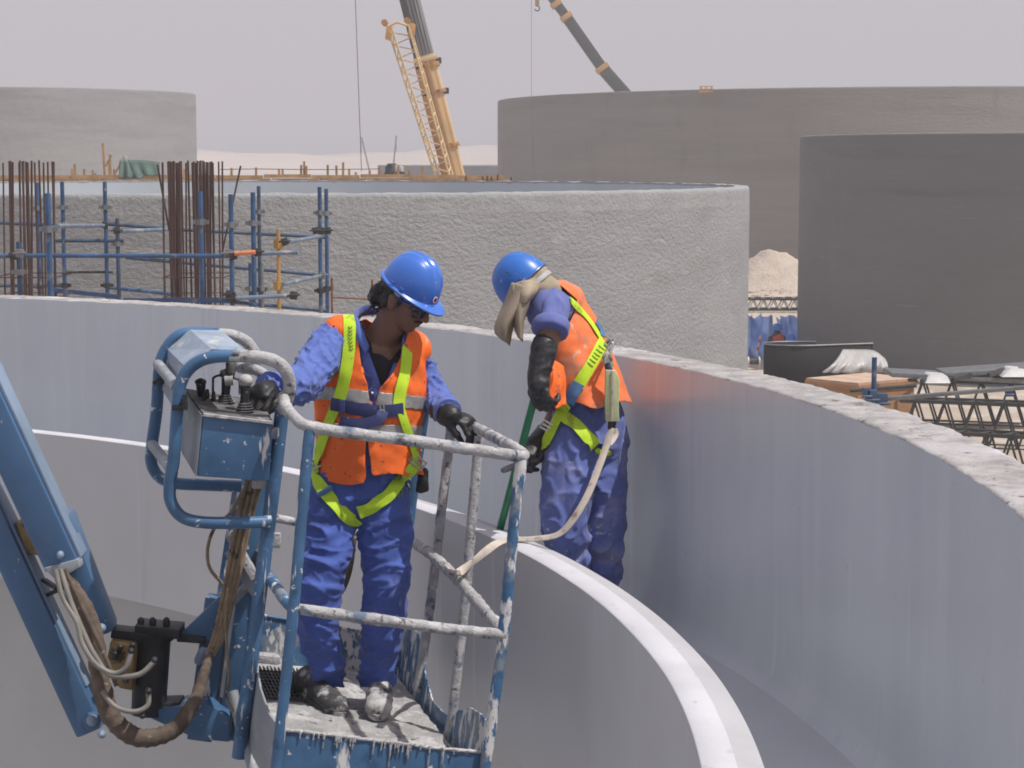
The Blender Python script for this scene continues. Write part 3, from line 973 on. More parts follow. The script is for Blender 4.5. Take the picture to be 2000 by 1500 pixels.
def membrane():
    # upright coil of black sheet
    Y = 50.0
    c = P(1562, 672, Y)
    zt = c.z
    v, f = [], []
    path = []
    for k in range(40):
        a = math.radians(60 + k * 6.2)
        r = 1.0 - .004 * k
        path.append(V((c.x + r * math.cos(a), Y + .6 * r * math.sin(a), 0)))
    path += [path[-1] + (path[-1] - path[-2]).normalized() * .12 * k for k in range(1, 14)]
    root = thing('membrane_coil', 'black sheet membrane standing in an open coil left of the crate', 'membrane', (c.x, Y, 0))
    mb = MB()
    vv = []
    for p in path:
        vv += [V((p.x, p.y, 0)), V((p.x, p.y, zt))]
    ff = [(2 * i, 2 * i + 2, 2 * i + 3, 2 * i + 1) for i in range(len(path) - 1)]
    o = mb.add(vv, ff).build('sheet', MT['black'], root, sharp=180)
    o.modifiers.new('t', 'SOLIDIFY').thickness = .03
    MB().tube([V((p.x, p.y, zt + .01)) for p in path], .022, 6).build('edge', MT['grey'], root)
    p2 = [V((c.x + .1 + .7 * math.cos(math.radians(70 + k * 5)), Y + .45 * math.sin(math.radians(70 + k * 5)), 0)) for k in range(30)]
    vv = []
    for p in p2:
        vv += [V((p.x, p.y, 0)), V((p.x, p.y, zt + .02))]
    ff = [(2 * i, 2 * i + 2, 2 * i + 3, 2 * i + 1) for i in range(len(p2) - 1)]
    o = MB().add(vv, ff).build('inner_turn', MT['black'], root, sharp=180)
    o.modifiers.new('t', 'SOLIDIFY').thickness = .03
    # clear plastic drape beside it
    t0 = [P(1646, 683, 47.5), P(1672, 683, 47.5), P(1706, 685, 47.2), P(1728, 700, 47)]
    b0 = [P(1606, 727, 46.6), P(1640, 728, 46.6), P(1700, 728, 46.5), P(1732, 724, 46.4)]
    ts, bs = spline(t0, 8), spline(b0, 8)
    vv, nn = [], 10
    for i, (a, b) in enumerate(zip(ts, bs)):
        for j in range(nn + 1):
            k = j / nn
            p = a.lerp(b, k)
            p.y -= .12 * math.sin(i * 1.3) * k + .3 * math.sin(k * math.pi)
            vv.append(p)
    ff = [(i * (nn + 1) + j, (i + 1) * (nn + 1) + j, (i + 1) * (nn + 1) + j + 1, i * (nn + 1) + j + 1) for i in range(len(ts) - 1) for j in range(nn)]
    o = MB().add(vv, ff).build('plastic_sheet', MT['plas'], None, sharp=180)
    o.modifiers.new('t', 'SOLIDIFY').thickness = .01
    tag(o, 'cloudy clear plastic sheet draped between the black coil and the crate', 'plastic sheet')


membrane()


def tarps():
    for k, (u0, u1, v0, Y, lab) in enumerate(((1440, 1512, 612, 60, 'blue tarp hanging nearest the sprayed tank'), (1516, 1580, 615, 61.5, 'blue tarp hanging nearest the dark grey tank'))):
        vv, nn, mm = [], 34, 12
        for i in range(nn + 1):
            u = u0 + (u1 - u0) * i / nn
            t = P(u, v0 + 12 * noise.noise(V((i * .21, k * 5.0, 0))) + 4, Y)
            for j in range(mm + 1):
                q = j / mm
                p = V((t.x + .06 * math.sin(i * .7 + q * 4), t.y - .9 * q + .45 * noise.noise(V((i * .16, q * 2.0, k * 7.0))) + .16 * noise.noise(V((i * .45, q * 4, k * 7.0))), t.z * (1 - q) + .01 * q))
                vv.append(p)
        ff = [(i * (mm + 1) + j, (i + 1) * (mm + 1) + j, (i + 1) * (mm + 1) + j + 1, i * (mm + 1) + j + 1) for i in range(nn) for j in range(mm)]
        o = MB().add(vv, ff).build('tarp', MT['tarp'], None, sharp=180)
        o.modifiers.new('t', 'SOLIDIFY').thickness = .015
        tag(o, lab, 'tarp', 'blue tarps between the tanks')
    o = thing('marker_pole', 'red and white striped pole leaning against the blue tarp', 'pole', P(1478, 690, 57))
    a, b = P(1478, 692, 57), P(1486, 655, 57)
    for k in range(5):
        MB().tube([a.lerp(b, k / 5), a.lerp(b, (k + 1) / 5)], .035, 8).build('band', MT['red'] if k % 2 else MT['palegrey'], o)
    o = thing('spool', 'small pale spool lying on the ground before the blue tarp', 'spool', P(1472, 707, 56))
    c = P(1472, 707, 56)
    for s in (-.18, .14):
        MB().tube([c + V((s, 0, 0)), c + V((s + .04, 0, 0))], .16, 14).build('flange', MT['palegrey'], o)
    MB().tube([c + V((-.16, 0, 0)), c + V((.16, 0, 0))], .07, 10).build('core', MT['dark'], o)


tarps()

# blue standard and tube just outside the wall at the right
o = thing('edge_scaffold', 'single blue scaffold post with a long tube just beyond the wall at the right', 'scaffold', (P(1708, 700, 22).x, 22, 0))
p = P(1708, 698, 22)
MB().tube([p, V((p.x, 22, 0))], .03, 12).build('standard', MT['blue'], o)
MB().tube([P(1730, 779, 21.9), P(2060, 752, 21)], .026, 12).build('ledger', MT['grey'], o)
MB().tube([P(1660, 763, 23), P(1790, 753, 23)], .024, 10).build('ledger', MT['dark'], o)
for u, v, s in ((1702, 772, 1), (1722, 779, 1), (1692, 765, .7), (1970, 762, .6)):
    c = P(u, v, 21.9)
    MB().box(c, (.12 * s, .1, .13 * s)).tube([c + V((-.09 * s, -.05, -.05)), c + V((.09 * s, -.05, -.05))], .02, 6).build('clamp', MT['blued'], o, bevel=.01)


# ------------------------------------------------------------------ dusty air
hz = bpy.data.materials.new('dust_haze')
hz.use_nodes = True
hn = hz.node_tree.nodes
hn.clear()
ho = hn.new('ShaderNodeOutputMaterial')
hv = hn.new('ShaderNodeVolumePrincipled')
hv.inputs['Color'].default_value = (.97, .95, .985, 1)
hv.inputs['Density'].default_value = .0019
hv.inputs['Anisotropy'].default_value = 0.0
hz.node_tree.links.new(hv.outputs[0], ho.inputs['Volume'])
hb = MB().box((0, 2400, 24.5), (6200, 5400, 51)).build('haze', hz, None, smooth=False)
tag(hb, kind='stuff')

# ------------------------------------------------------------------ boom lift with its basket
_sp = [(CR, 16, .56, .05), ((.5, .49, .48), 42, .62, .04)]
MT['lift'] = mat('blue_lift_paint', (.055, .132, .25), .4, .0, var=.2, vscale=6, bump=.15, bscale=60, bdist=.003,
                 splats=[((.03, .09, .19), 5, .58, .1), (CR, 30, .64, .04), (CR, 12, .64, .04, (1, 1, .2))])
MT['liftd'] = mat('splashed_blue_paint', (.045, .13, .26), .5, 0, var=.2, vscale=8, bump=.5, bscale=70, bdist=.006,
                  splats=[((.2, .23, .27), 9, .5, .12), (CR, 22, .52, .06, (1, 1, .4)), ((.16, .1, .06), 25, .68, .04)])
MT['liftp'] = mat('blue_paint_with_white_runs', (.055, .132, .25), .45, 0, var=.2, vscale=6, bump=.3, bscale=60, bdist=.004,
                  splats=[((.03, .08, .16), 6, .57, .1), (CR, 26, .6, .05, (1, 1, .12)), (CR, 40, .64, .04), ((.14, .09, .06), 30, .69, .03)])
MT['crust'] = mat('cement_crusted_tube', (.4, .395, .4), .85, 0, var=.15, vscale=14, bump=.8, bscale=90, bdist=.01,
                  splats=[((.14, .18, .25), 10, .55, .1), ((.13, .12, .115), 30, .59, .06), ((.53, .52, .52), 20, .55, .06)])
MT['boom'] = mat('blue_boom_paint', (.07, .145, .265), .38, 0, var=.15, vscale=3, bump=.06, bscale=40, bdist=.003, splats=[((.11, .17, .26), 4, .55, .15), ((.16, .12, .09), 22, .69, .04), (CR, 38, .71, .02), ((.04, .11, .23), 3, .6, .15)])
MT['boomd'] = mat('boom_light_flange', (.2, .27, .37), .45, 0, var=.15, vscale=4)
MT['hood'] = mat('pale_blue_hood', (.27, .33, .41), .55, 0, var=.15, vscale=7, bump=.2, bscale=50, bdist=.003, splats=[((.5, .49, .47), 7, .56, .1), ((.12, .18, .27), 14, .64, .06)])
MT['boxs'] = mat('greyed_box_side', (.25, .27, .3), .6, 0, var=.15, vscale=6, splats=[((.4, .4, .39), 12, .6, .08)])
MT['boxtop'] = mat('dirty_box_top', (.12, .115, .115), .7, 0, var=.4, vscale=14, bump=.5, bscale=70, bdist=.006, splats=[((.4, .39, .38), 12, .56, .08), ((.03, .03, .03), 10, .58, .06)])
MT['knob'] = mat('cement_covered_knob', (.4, .39, .38), .7, var=.2, vscale=40, bump=.3, bscale=120, bdist=.003)
MT['rubb'] = mat('black_rubber', (.018, .018, .018), .5, var=.3, vscale=20, splats=[((.25, .25, .25), 60, .62, .05)])
MT['chrome'] = mat('worn_metal', (.45, .45, .44), .3, .8, var=.2, vscale=30)
MT['cabl'] = mat('ochre_cable', (.22, .16, .1), .7, var=.25, vscale=20, splats=[((.06, .05, .04), 25, .6, .05)])
MT['slev'] = mat('brown_hose_sleeve', (.11, .082, .062), .9, var=.3, vscale=14, bump=.6, bscale=60, bdist=.008, splats=[((.35, .32, .29), 22, .62, .06)])
MT['hose'] = mat('pale_hose', (.2, .185, .165), .6, var=.2, vscale=14)
MT['brass'] = mat('ochre_valve_block', (.3, .2, .09), .5, .3, var=.25, vscale=14, splats=[((.08, .06, .04), 16, .58, .08)])
MT['rota'] = mat('black_rotator', (.022, .024, .028), .55, .2, var=.4, vscale=10)
MT['floor'] = mat('cement_covered_floor', (.42, .41, .4), .9, 0, var=.2, vscale=9, bump=1.0, bscale=55, bdist=.02, splats=[((.6, .59, .58), 7, .5, .1), ((.09, .09, .09), 26, .62, .06)])


def lift():
    root = thing('boom_lift', 'blue boom lift basket splashed with cement, carrying the bare-necked worker', 'boom lift', P(700, 1440, 6.8))

    def tube(name, pts, r, m, k=5, n=10, sp=True, rough=0, rs=30, par=None):
        q = spline(PP(*pts), k) if sp else PP(*pts)
        return MB().tube(q, r, n, rough=rough, rs=rs).build(name, MT[m], par or root, sharp=60)

    def crust(name, pts, r, rough=.22, m='crust', k=14, rs=34):
        return tube(name, pts, r, m, k=k, n=14, rough=rough, rs=rs)
    # --- basket posts
    crust('post', [(605, 838, 6.02), (589, 1010, 6.0), (572, 1200, 5.98), (539, 1500, 5.95)], .018, .08, 'liftp', 20)
    crust('post', [(1018, 893, 6.18), (1000, 1060, 6.165), (983, 1240, 6.15), (946, 1510, 6.12)], .0185, .16, 'liftd', 24)
    crust('post', [(936, 852, 6.8), (922, 1010, 6.78), (908, 1180, 6.76), (878, 1445, 6.74)], .0175, .1, 'crust', 20)
    crust('post', [(882, 826, 7.3), (862, 1000, 7.27), (842, 1170, 7.25), (816, 1350, 7.22)], .0185, .1, 'crust', 20)
    crust('post', [(832, 792, 7.66), (812, 930, 7.65), (797, 1050, 7.64), (768, 1300, 7.6)], .0185, .05, 'lift', 10)
    crust('post', [(500, 756, 7.5), (470, 1030, 7.48), (440, 1290, 7.46)], .0185, .03, 'lift', 8)
    # --- rails
    crust('top_rail', [(553, 775, 6.25), (560, 797, 6.15), (577, 817, 6.06), (605, 833, 6.02), (700, 848, 6.06), (800, 860, 6.1), (900, 875, 6.14), (980, 886, 6.17), (1010, 891, 6.185)], .0188, .13)
    crust('top_rail', [(1006, 891, 6.17), (1022, 891, 6.19), (1016, 882, 6.28), (985, 864, 6.45), (935, 838, 6.8), (882, 812, 7.25), (840, 787, 7.62), (828, 783, 7.67)], .019, .15)
    crust('top_rail', [(836, 785, 7.66), (670, 770, 7.58), (500, 752, 7.5)], .02, .05, 'crust', 10)
    crust('mid_rail', [(574, 1188, 5.99), (680, 1203, 6.03), (780, 1216, 6.07), (880, 1229, 6.11), (987, 1240, 6.15)], .0185, .2)
    crust('mid_rail', [(985, 1236, 6.16), (930, 1172, 6.5), (880, 1118, 6.9), (840, 1082, 7.25), (795, 1050, 7.64)], .0195, .34, 'crust', 26, 42)
    crust('mid_rail', [(797, 1052, 7.64), (690, 1038, 7.59), (545, 1014, 7.52), (470, 1004, 7.48)], .017, .1)
    crust('mid_rail', [(574, 1190, 6.0), (555, 1170, 6.1), (535, 1140, 6.22), (514, 1112, 6.36)], .019, .06, 'liftd')
    crust('mid_rail', [(514, 1112, 6.36), (512, 1090, 6.38), (523, 1062, 6.38)], .017, .06, 'crust')
    # --- mounting columns on the left
    tube('column', [(551, 800, 6.28), (535, 940, 6.27), (505, 1180, 6.26), (466, 1480, 6.25)], .0235, 'liftp', 8)
    MB().beam(P(512, 940, 6.5), P(444, 1440, 6.45), .06, .07).build('column', MT['lift'], root, bevel=.006)
    MB().beam(P(470, 948, 6.75), P(398, 1440, 6.7), .05, .06).build('column', MT['liftd'], root, bevel=.006)
    MB().prism([P(505, 960, 6.6), P(470, 960, 6.6), P(405, 1440, 6.6), P(470, 1450, 6.6)], (0, .012, 0)).build('back_plate', MT['boxs'], root)
    MB().beam(P(448, 1075, 6.42), P(505, 1165, 6.38), .035, .03).build('brace', MT['boxs'], root, bevel=.004)
    MB().beam(P(505, 1120, 6.42), P(440, 1190, 6.4), .03, .03).build('brace', MT['boxs'], root, bevel=.004)
    MB().beam(P(447, 1040, 6.4), P(500, 1130, 6.36), .03, .03).build('brace', MT['crust'], root, bevel=.004)
    tube('brace', [(455, 1350, 6.35), (470, 1420, 6.3), (500, 1520, 6.2)], .018, 'boxs')
    MB().beam(P(510, 1075, 6.45), P(500, 1250, 6.44), .03, .03).build('gate_post', MT['liftd'], root, bevel=.004)
    MB().box(P(517, 1070, 6.42), (.05, .06, .035), Matrix.Rotation(.4, 3, 'Y')).build('latch', MT['crust'], root, bevel=.006)
    MB().box(P(540, 1055, 6.44), (.03, .03, .05)).build('latch', MT['crust'], root, bevel=.004)
    # --- floor
    fl = [P(539, 1517, 5.975), P(944, 1540, 6.13), P(769, 1313, 7.62), P(437, 1291, 7.46)]
    n = 60
    v, f = [], []
    nrm = (fl[1] - fl[0]).cross(fl[3] - fl[0]).normalized()
    for i in range(n + 1):
        for j in range(n + 1):
            s, t = i / n, j / n
            p = fl[0].lerp(fl[1], s).lerp(fl[3].lerp(fl[2], s), t)
            e = .007 * noise.noise(p * 12) + .006 * noise.noise(p * 35)
            v.append(p + nrm * e)
    for i in range(n):
        for j in range(n):
            f.append((i * (n + 1) + j, (i + 1) * (n + 1) + j, (i + 1) * (n + 1) + j + 1, i * (n + 1) + j + 1))
    MB().add(v, f).build('floor_plate', MT['floor'], root, sharp=180)
    MB().prism([p - nrm * .045 for p in fl], nrm * .03).build('floor_frame', MT['lift'], root)
    # open mesh strip at the back of the floor
    for k in range(14):
        s = .12 + .3 * k / 14
        a = fl[0].lerp(fl[1], s).lerp(fl[3].lerp(fl[2], s), .62) + nrm * .012
        b = fl[0].lerp(fl[1], s).lerp(fl[3].lerp(fl[2], s), .93) + nrm * .012
        MB().beam(a, b, .004, .01, nrm).build('mesh_bar', MT['rubb'], root)
    for k in range(9):
        t = .62 + .3 * k / 9
        a = fl[0].lerp(fl[1], .1).lerp(fl[3].lerp(fl[2], .1), t) + nrm * .012
        b = fl[0].lerp(fl[1], .45).lerp(fl[3].lerp(fl[2], .45), t) + nrm * .012
        MB().beam(a, b, .004, .01, nrm).build('mesh_bar', MT['rubb'], root)

    # --- toe boards; thin plates with an uneven top
    def board(name, top, bot, th, m):
        nn = len(top)
        v = top + bot + [p + th for p in top] + [p + th for p in bot]
        f = []
        for i in range(nn - 1):
            f += [(i, i + 1, nn + i + 1, nn + i), (2 * nn + i + 1, 2 * nn + i, 3 * nn + i, 3 * nn + i + 1), (i + 1, i, 2 * nn + i, 2 * nn + i + 1), (nn + i, nn + i + 1, 3 * nn + i + 1, 3 * nn + i)]
        f += [(0, nn, 3 * nn, 2 * nn), (2 * nn - 1, nn - 1, 3 * nn - 1, 4 * nn - 1)]
        return MB().add(v, f).build(name, MT[m], root)
    t = PP((541, 1424, 5.985), (650, 1436, 6.03), (760, 1450, 6.07), (860, 1462, 6.11), (952, 1470, 6.14))
    b = PP((530, 1560, 5.97), (640, 1572, 6.01), (750, 1586, 6.05), (850, 1598, 6.09), (942, 1606, 6.13))
    fb = board('toe_board', t, b, V((0, .006, 0)), 'lift')
    crust('cement_lip', [(541, 1424, 5.985), (650, 1436, 6.03), (760, 1450, 6.07), (860, 1462, 6.11), (952, 1470, 6.14)], .006, .5, 'crust', 20, 60).parent = fb
    # cement drips hanging from the lip
    for k in range(34):
        u = random.choice((random.uniform(545, 945), random.gauss(770, 25), random.gauss(660, 30)))
        u = min(945, max(545, u))
        v0 = 1425 + (u - 541) * .112
        ln = random.uniform(8, 55) * random.random() + 6
        Y = 5.98 + (u - 541) / 411 * .155
        MB().cap_tube(PP((u, v0, Y), (u - ln * .06, v0 + ln * .5, Y - .002), (u - ln * .12, v0 + ln, Y - .003)), [random.uniform(.003, .006), .002, .003], 6).build('drip', MT['crust'], fb)
    # right side: high at the back, dipping to the floor, rising again at the front
    def right(t):
        return PP((952 + (772 - 952) * t, 1500 + (1300 - 1500) * t, 6.14 + 1.48 * t))[0]
    prof = [(0, .13), (.12, .14), (.22, .13), (.32, .09), (.42, .03), (.5, .02), (.6, .02), (.68, .06), (.76, .16), (.84, .2), (.92, .2), (1, .19)]
    fine = []
    for i in range(len(prof) - 1):
        for k in range(4):
            a_, b_ = prof[i], prof[i + 1]
            w = k / 4
            fine.append((a_[0] + (b_[0] - a_[0]) * w, a_[1] + (b_[1] - a_[1]) * (3 * w * w - 2 * w ** 3)))
    fine.append(prof[-1])
    upv = (P(1018, 893, 6.18) - P(946, 1510, 6.12)).normalized()
    top = [right(t) + upv * h for t, h in fine]
    bot = [right(t) - upv * .06 for t, h in fine]
    board('toe_board', top, bot, V((.006, 0, 0)), 'liftd')
    # back and left boards
    t = PP((437, 1190, 7.47), (535, 1206, 7.52), (640, 1223, 7.56), (772, 1243, 7.62))
    b = PP((437, 1296, 7.46), (535, 1302, 7.5), (640, 1310, 7.55), (770, 1318, 7.61))
    board('toe_board', t, b, V((0, .006, 0)), 'liftd')
    crust('cement_lip', [(437, 1190, 7.47), (535, 1206, 7.52), (640, 1223, 7.56), (772, 1243, 7.62)], .007, .2, 'liftd', 10)
    t = PP((548, 1424, 5.99), (525, 1395, 6.05), (508, 1345, 6.15), (500, 1300, 6.3), (500, 1275, 6.42))
    b = PP((530, 1560, 5.98), (522, 1520, 6.05), (500, 1490, 6.15), (480, 1450, 6.3), (475, 1430, 6.42))
    board('toe_board', t, b, V((.006, 0, 0)), 'boxs')
    t = PP((497, 1285, 6.46), (500, 1270, 6.7), (480, 1240, 7.1), (440, 1190, 7.45))
    b = PP((478, 1420, 6.45), (480, 1400, 6.7), (465, 1350, 7.1), (437, 1296, 7.45))
    board('toe_board', t, b, V((.006, 0, 0)), 'liftd')
    MB().beam(P(496, 1283, 6.42), P(545, 1288, 6.44), .03, .05).build('corner_ledge', MT['crust'], root, bevel=.006)

    # --- control console guard
    crust('guard_hoop', [(549, 812, 6.28), (562, 775, 6.26), (566, 752, 6.24), (558, 724, 6.22), (538, 706, 6.2), (508, 698, 6.2), (462, 695, 6.2)], .021, .05)
    tube('guard_hoop', [(464, 695, 6.2), (412, 698, 6.2), (376, 714, 6.2), (354, 745, 6.2), (347, 790, 6.2), (340, 890, 6.2), (332, 945, 6.2), (334, 980, 6.2), (355, 1009, 6.2), (395, 1020, 6.2), (460, 1021, 6.21), (530, 1019, 6.24)], .0205, 'lift', 6, 12)
    crust('guard_hoop', [(505, 710, 6.58), (495, 684, 6.56), (480, 666, 6.56), (455, 655, 6.56), (425, 652, 6.56)], .0195, .06)
    tube('guard_hoop', [(428, 652, 6.56), (385, 650, 6.56), (348, 656, 6.55), (322, 686, 6.55), (311, 725, 6.55), (306, 800, 6.55), (297, 868, 6.55), (296, 905, 6.55), (312, 932, 6.55), (344, 944, 6.55), (400, 947, 6.56), (472, 950, 6.58)], .0205, 'lift', 6, 12)
    crust('guard_tie', [(309, 712, 6.54), (342, 752, 6.21)], .0185, .03, 'boxs', 8)
    crust('guard_tie', [(297, 868, 6.54), (334, 916, 6.21)], .0185, .03, 'boxs', 8)
    crust('rail_stub', [(468, 718, 6.62), (498, 722, 6.55), (520, 735, 6.5)], .019, .08)
    for u, v, Y, s in ((460, 700, 6.185, .8), (350, 795, 6.185, .9), (311, 745, 6.535, .8), (462, 688, 6.185, .5)):
        MB().box(P(u, v, Y), (.045 * s, .045, .02 * s)).build('clip', MT['rubb'] if v > 740 else MT['chrome'], root, bevel=.003)
    MB().beam(P(361, 770, 6.17), P(362, 800, 6.17), .012, .03).build('clip', MT['rubb'], root)
    # bent hood sheet between the hoops
    k1, k2 = [(326, 682), (326, 704)], [(361, 717), (352, 740)]
    hood = MB()
    b0, b1, b2 = P(328, 705, 6.53), P(327, 682, 6.53), P(371, 644, 6.53)
    b3 = P(432, 645, 6.53)
    f0, f1, f2, f3 = P(354, 742, 6.22), P(362, 716, 6.22), P(414, 682, 6.22), P(479, 684, 6.22)
    g2 = b2.lerp(f2, .35)
    hood.add([b0, b1, b2, b3, f0, f1, f2, f3], [(0, 1, 5, 4), (1, 2, 6, 5), (2, 3, 7, 6)])
    h = hood.build('hood', MT['hood'], root, smooth=False)
    h.modifiers.new('t', 'SOLIDIFY').thickness = .006
    MB().prism([P(327, 706, 6.53), P(352, 742, 6.22), P(350, 815, 6.22), P(316, 760, 6.53)], (.006, 0, 0)).build('hood_side', MT['boxs'], root)
    # console box
    bx = MB()
    ftl, ftr, fbr, fbl = P(397, 812, 6.15), P(534, 828, 6.17), P(526, 940, 6.17), P(385, 931, 6.15)
    btl, btr, bbl, bbr = P(362, 762, 6.5), P(508, 786, 6.5), P(350, 872, 6.5), P(495, 890, 6.5)
    bx.hexa([fbl, fbr, bbr, bbl, ftl, ftr, btr, btl])
    cb = bx.build('control_box', MT['lift'], root, bevel=.006)
    up = (ftl - fbl).normalized()
    MB().prism([q + up * .002 for q in (ftl, ftr, btr, btl)], up * .004).build('top_plate', MT['boxtop'], cb)
    side = (fbl - bbl).cross(up).normalized()
    sgn = -1 if side.x > 0 else 1
    MB().prism([q + side * sgn * .002 for q in (fbl, bbl, btl, ftl)], side * sgn * .002).build('side_plate', MT['boxs'], cb)
    # plate lip in front of the top
    MB().beam(ftl + up * .004, ftr + up * .004, .02, .008, up).build('top_lip', MT['crust'], cb)

    def pivot(u, v, Y):
        return P(u, v, Y)

    def joystick(u, v, Y, s):
        c = P(u, v, Y)
        mb = MB()
        for k in range(5):
            z = .008 * k * s
            r = (.032 - .004 * k) * s
            mb.tube([c + V((.0, 0, z)), c + V((0, 0, z + .004 * s))], r, 14)
            mb.tube([c + V((.0, 0, z + .004 * s)), c + V((0, 0, z + .008 * s))], r * .78, 14)
        mb.build('joystick_boot', MT['rubb'], cb)
        for k in range(4):
            MB().tube([c + V((0, 0, .008 * k * s + .001)), c + V((0, 0, .008 * k * s + .004))], (.0335 - .004 * k) * s, 14).build('boot_ring', MT['chrome'], cb)
        MB().tube([c + V((0, 0, .03 * s)), c + V((.004, 0, .085 * s))], [.014, .017], 10).build('joystick_lever', MT['rubb'], cb)
        MB().ell(c + V((.004, 0, .1 * s)), (.025 * s, .024 * s, .021 * s)).build('joystick_knob', MT['knob'], cb)
    joystick(478, 803, 6.28, 1.0)
    joystick(441, 786, 6.38, .95)
    MB().cap_tube(PP((393, 768, 6.42), (392, 748, 6.42)), [.014, .017], 12).build('stop_button', MT['rubb'], cb)
    MB().ell(P(392, 746, 6.42), (.02, .02, .012)).build('stop_button', MT['rubb'], cb)
    for k, (u, v) in enumerate(((405, 775), (417, 779), (430, 788), (415, 792), (432, 800), (398, 783))):
        MB().cap_tube(PP((u, v, 6.36), (u, v - 12, 6.36)), [.008, .006], 8).build('toggle', MT['rubb'], cb)
    wire = spline(PP((416, 770, 6.35), (416, 745, 6.35), (418, 737, 6.35), (432, 733, 6.35), (455, 738, 6.35), (467, 744, 6.34), (468, 770, 6.33)), 4)
    MB().tube(wire, .004, 6).build('switch_guard', MT['rubb'], cb)
    MB().tube(PP((440, 742, 6.36), (456, 741, 6.36)), .02, 12).build('lamp_socket', MT['knob'], cb)
    MB().cap_tube(PP((449, 738, 6.36), (452, 712, 6.36)), [.014, .019], 12).build('warning_lamp', MT['boxtop'], cb)
    MB().box(P(537, 846, 6.2), (.02, .06, .03)).build('hinge', MT['crust'], cb, bevel=.003)
    # --- cables from the console down to the rotator
    for k, (du, r) in enumerate(((-14, .008), (-4, .009), (6, .008), (14, .0065), (1, .007))):
        tube('cable', [(497 + du, 938, 6.33), (478 + du, 1010, 6.34 + .01 * k), (452 + du * .8, 1140, 6.34), (428 + du * .7, 1240, 6.34), (410 + du * .5, 1280, 6.34)], r, 'cabl', 5, 7)
    tube('cable', [(474, 960, 6.3), (452, 1000, 6.28), (420, 1030, 6.26), (406, 1070, 6.26), (410, 1110, 6.28), (436, 1142, 6.32)], .006, 'cabl', 6, 7)
    tube('cable', [(445, 1150, 6.3), (440, 1220, 6.3), (447, 1320, 6.3), (442, 1360, 6.3), (455, 1390, 6.3)], .005, 'cabl', 5, 6)
    tube('safety_rope', [(690, 1050, 7.5), (682, 1110, 7.5), (668, 1150, 7.5), (652, 1165, 7.5)], .014, 'slev', 5, 8)
    MB().box(P(508, 944, 6.3), (.05, .05, .03)).build('cable_gland', MT['knob'], root, bevel=.006)
    # padded sleeve round the hoses
    slv = spline(PP((118, 1118, 6.22), (150, 1160, 6.2), (182, 1230, 6.18), (195, 1320, 6.17), (215, 1395, 6.16), (255, 1435, 6.16), (300, 1440, 6.17), (345, 1420, 6.2), (380, 1370, 6.24), (400, 1310, 6.3), (410, 1275, 6.34)), 10)
    rad = []
    for i in range(len(slv)):
        k = i / (len(slv) - 1)
        base = .021 + .011 * math.sin(math.pi * min(1, k * 1.15)) - .01 * max(0, k - .8) * 4
        rad.append(base * (1 + .06 * math.sin(i * 1.9) + .06 * noise.noise(V((i * .6, 0, 0)))))
    MB().tube(slv, rad, 14, rough=.12, rs=26).build('hose_sleeve', MT['slev'], root, sharp=80)
    tube('hose', [(108, 1112, 6.15), (122, 1165, 6.13), (150, 1215, 6.1), (160, 1255, 6.09), (185, 1295, 6.08), (220, 1315, 6.08), (245, 1305, 6.08), (256, 1275, 6.09)], .009, 'hose', 6, 8)
    tube('hose', [(118, 1112, 6.16), (140, 1180, 6.12), (165, 1240, 6.1), (185, 1280, 6.09), (215, 1318, 6.08), (270, 1318, 6.08), (302, 1292, 6.09)], .009, 'hose', 6, 8)
    tube('hose', [(200, 1350, 6.1), (225, 1380, 6.08), (262, 1390, 6.08), (288, 1378, 6.09), (290, 1352, 6.1)], .0085, 'hose', 6, 8)
    tube('hose', [(126, 1112, 6.18), (165, 1195, 6.15), (200, 1270, 6.13), (228, 1340, 6.12)], .008, 'slev', 6, 8)
    # --- boom arms
    up = (0, 1, 0)
    a, b = P(-120, 560, 6.22), P(128, 1096, 6.28)
    MB().beam(a, b, .112, .14, up).build('upper_arm', MT['boom'], root, bevel=.008)
    sh = (b - a).normalized().cross(V((0, 1, 0))).normalized()
    sh = sh if sh.x > 0 else -sh
    MB().beam(a + sh * .062, b + sh * .062, .012, .1, up).build('arm_flange', MT['boomd'], root, bevel=.003)
    ua, ub = P(100, 1010, 6.33), P(207, 1232, 6.36)
    MB().beam(ua + sh * .035, ub + sh * .0, .075, .12, up).build('arm_tongue', MT['boom'], root, bevel=.02)
    MB().tube(PP((197, 1228, 6.27), (197, 1228, 6.46)), .017, 14).build('pivot_pin', MT['boom'], root)
    MB().ell(P(198, 1227, 6.27), (.016, .02, .016)).build('pin_head', MT['boomd'], root)
    MB().prism([P(85, 1110, 6.2), P(152, 1092, 6.2), P(156, 1108, 6.2), P(110, 1135, 6.2)], (0, .06, 0)).build('arm_end_plate', MT['boxs'], root, bevel=.004)
    MB().ell(P(118, 1084, 6.2), (.012, .015, .014)).build('bolt', MT['boomd'], root)
    a, b = P(-120, 770, 6.35), P(182, 1424, 6.3)
    MB().beam(a, b, .092, .12, up).build('lower_arm', MT['boom'], root, bevel=.012)
    MB().beam(a + sh * .05, b.lerp(a, .12) + sh * .05, .01, .08, up).build('arm_flange', MT['boomd'], root, bevel=.003)
    MB().tube(PP((180, 1408, 6.22), (180, 1408, 6.4)), .03, 18).build('pivot_boss', MT['boom'], root, bevel=.004)
    MB().ell(P(180, 1407, 6.22), (.02, .016, .02)).build('pin_head', MT['boomd'], root)
    MB().ell(P(199, 1434, 6.25), (.014, .02, .014)).build('pin_head', MT['boomd'], root)
    MB().prism([P(30, 1020, 6.3), P(70, 1010, 6.3), P(84, 1088, 6.3), P(50, 1080, 6.3)], (0, .1, 0)).build('link_plate', MT['brass'], root, bevel=.004)
    MB().beam(P(85, 1132, 6.3), P(112, 1150, 6.24), .012, .02).build('hose_clip', MT['rubb'], root)
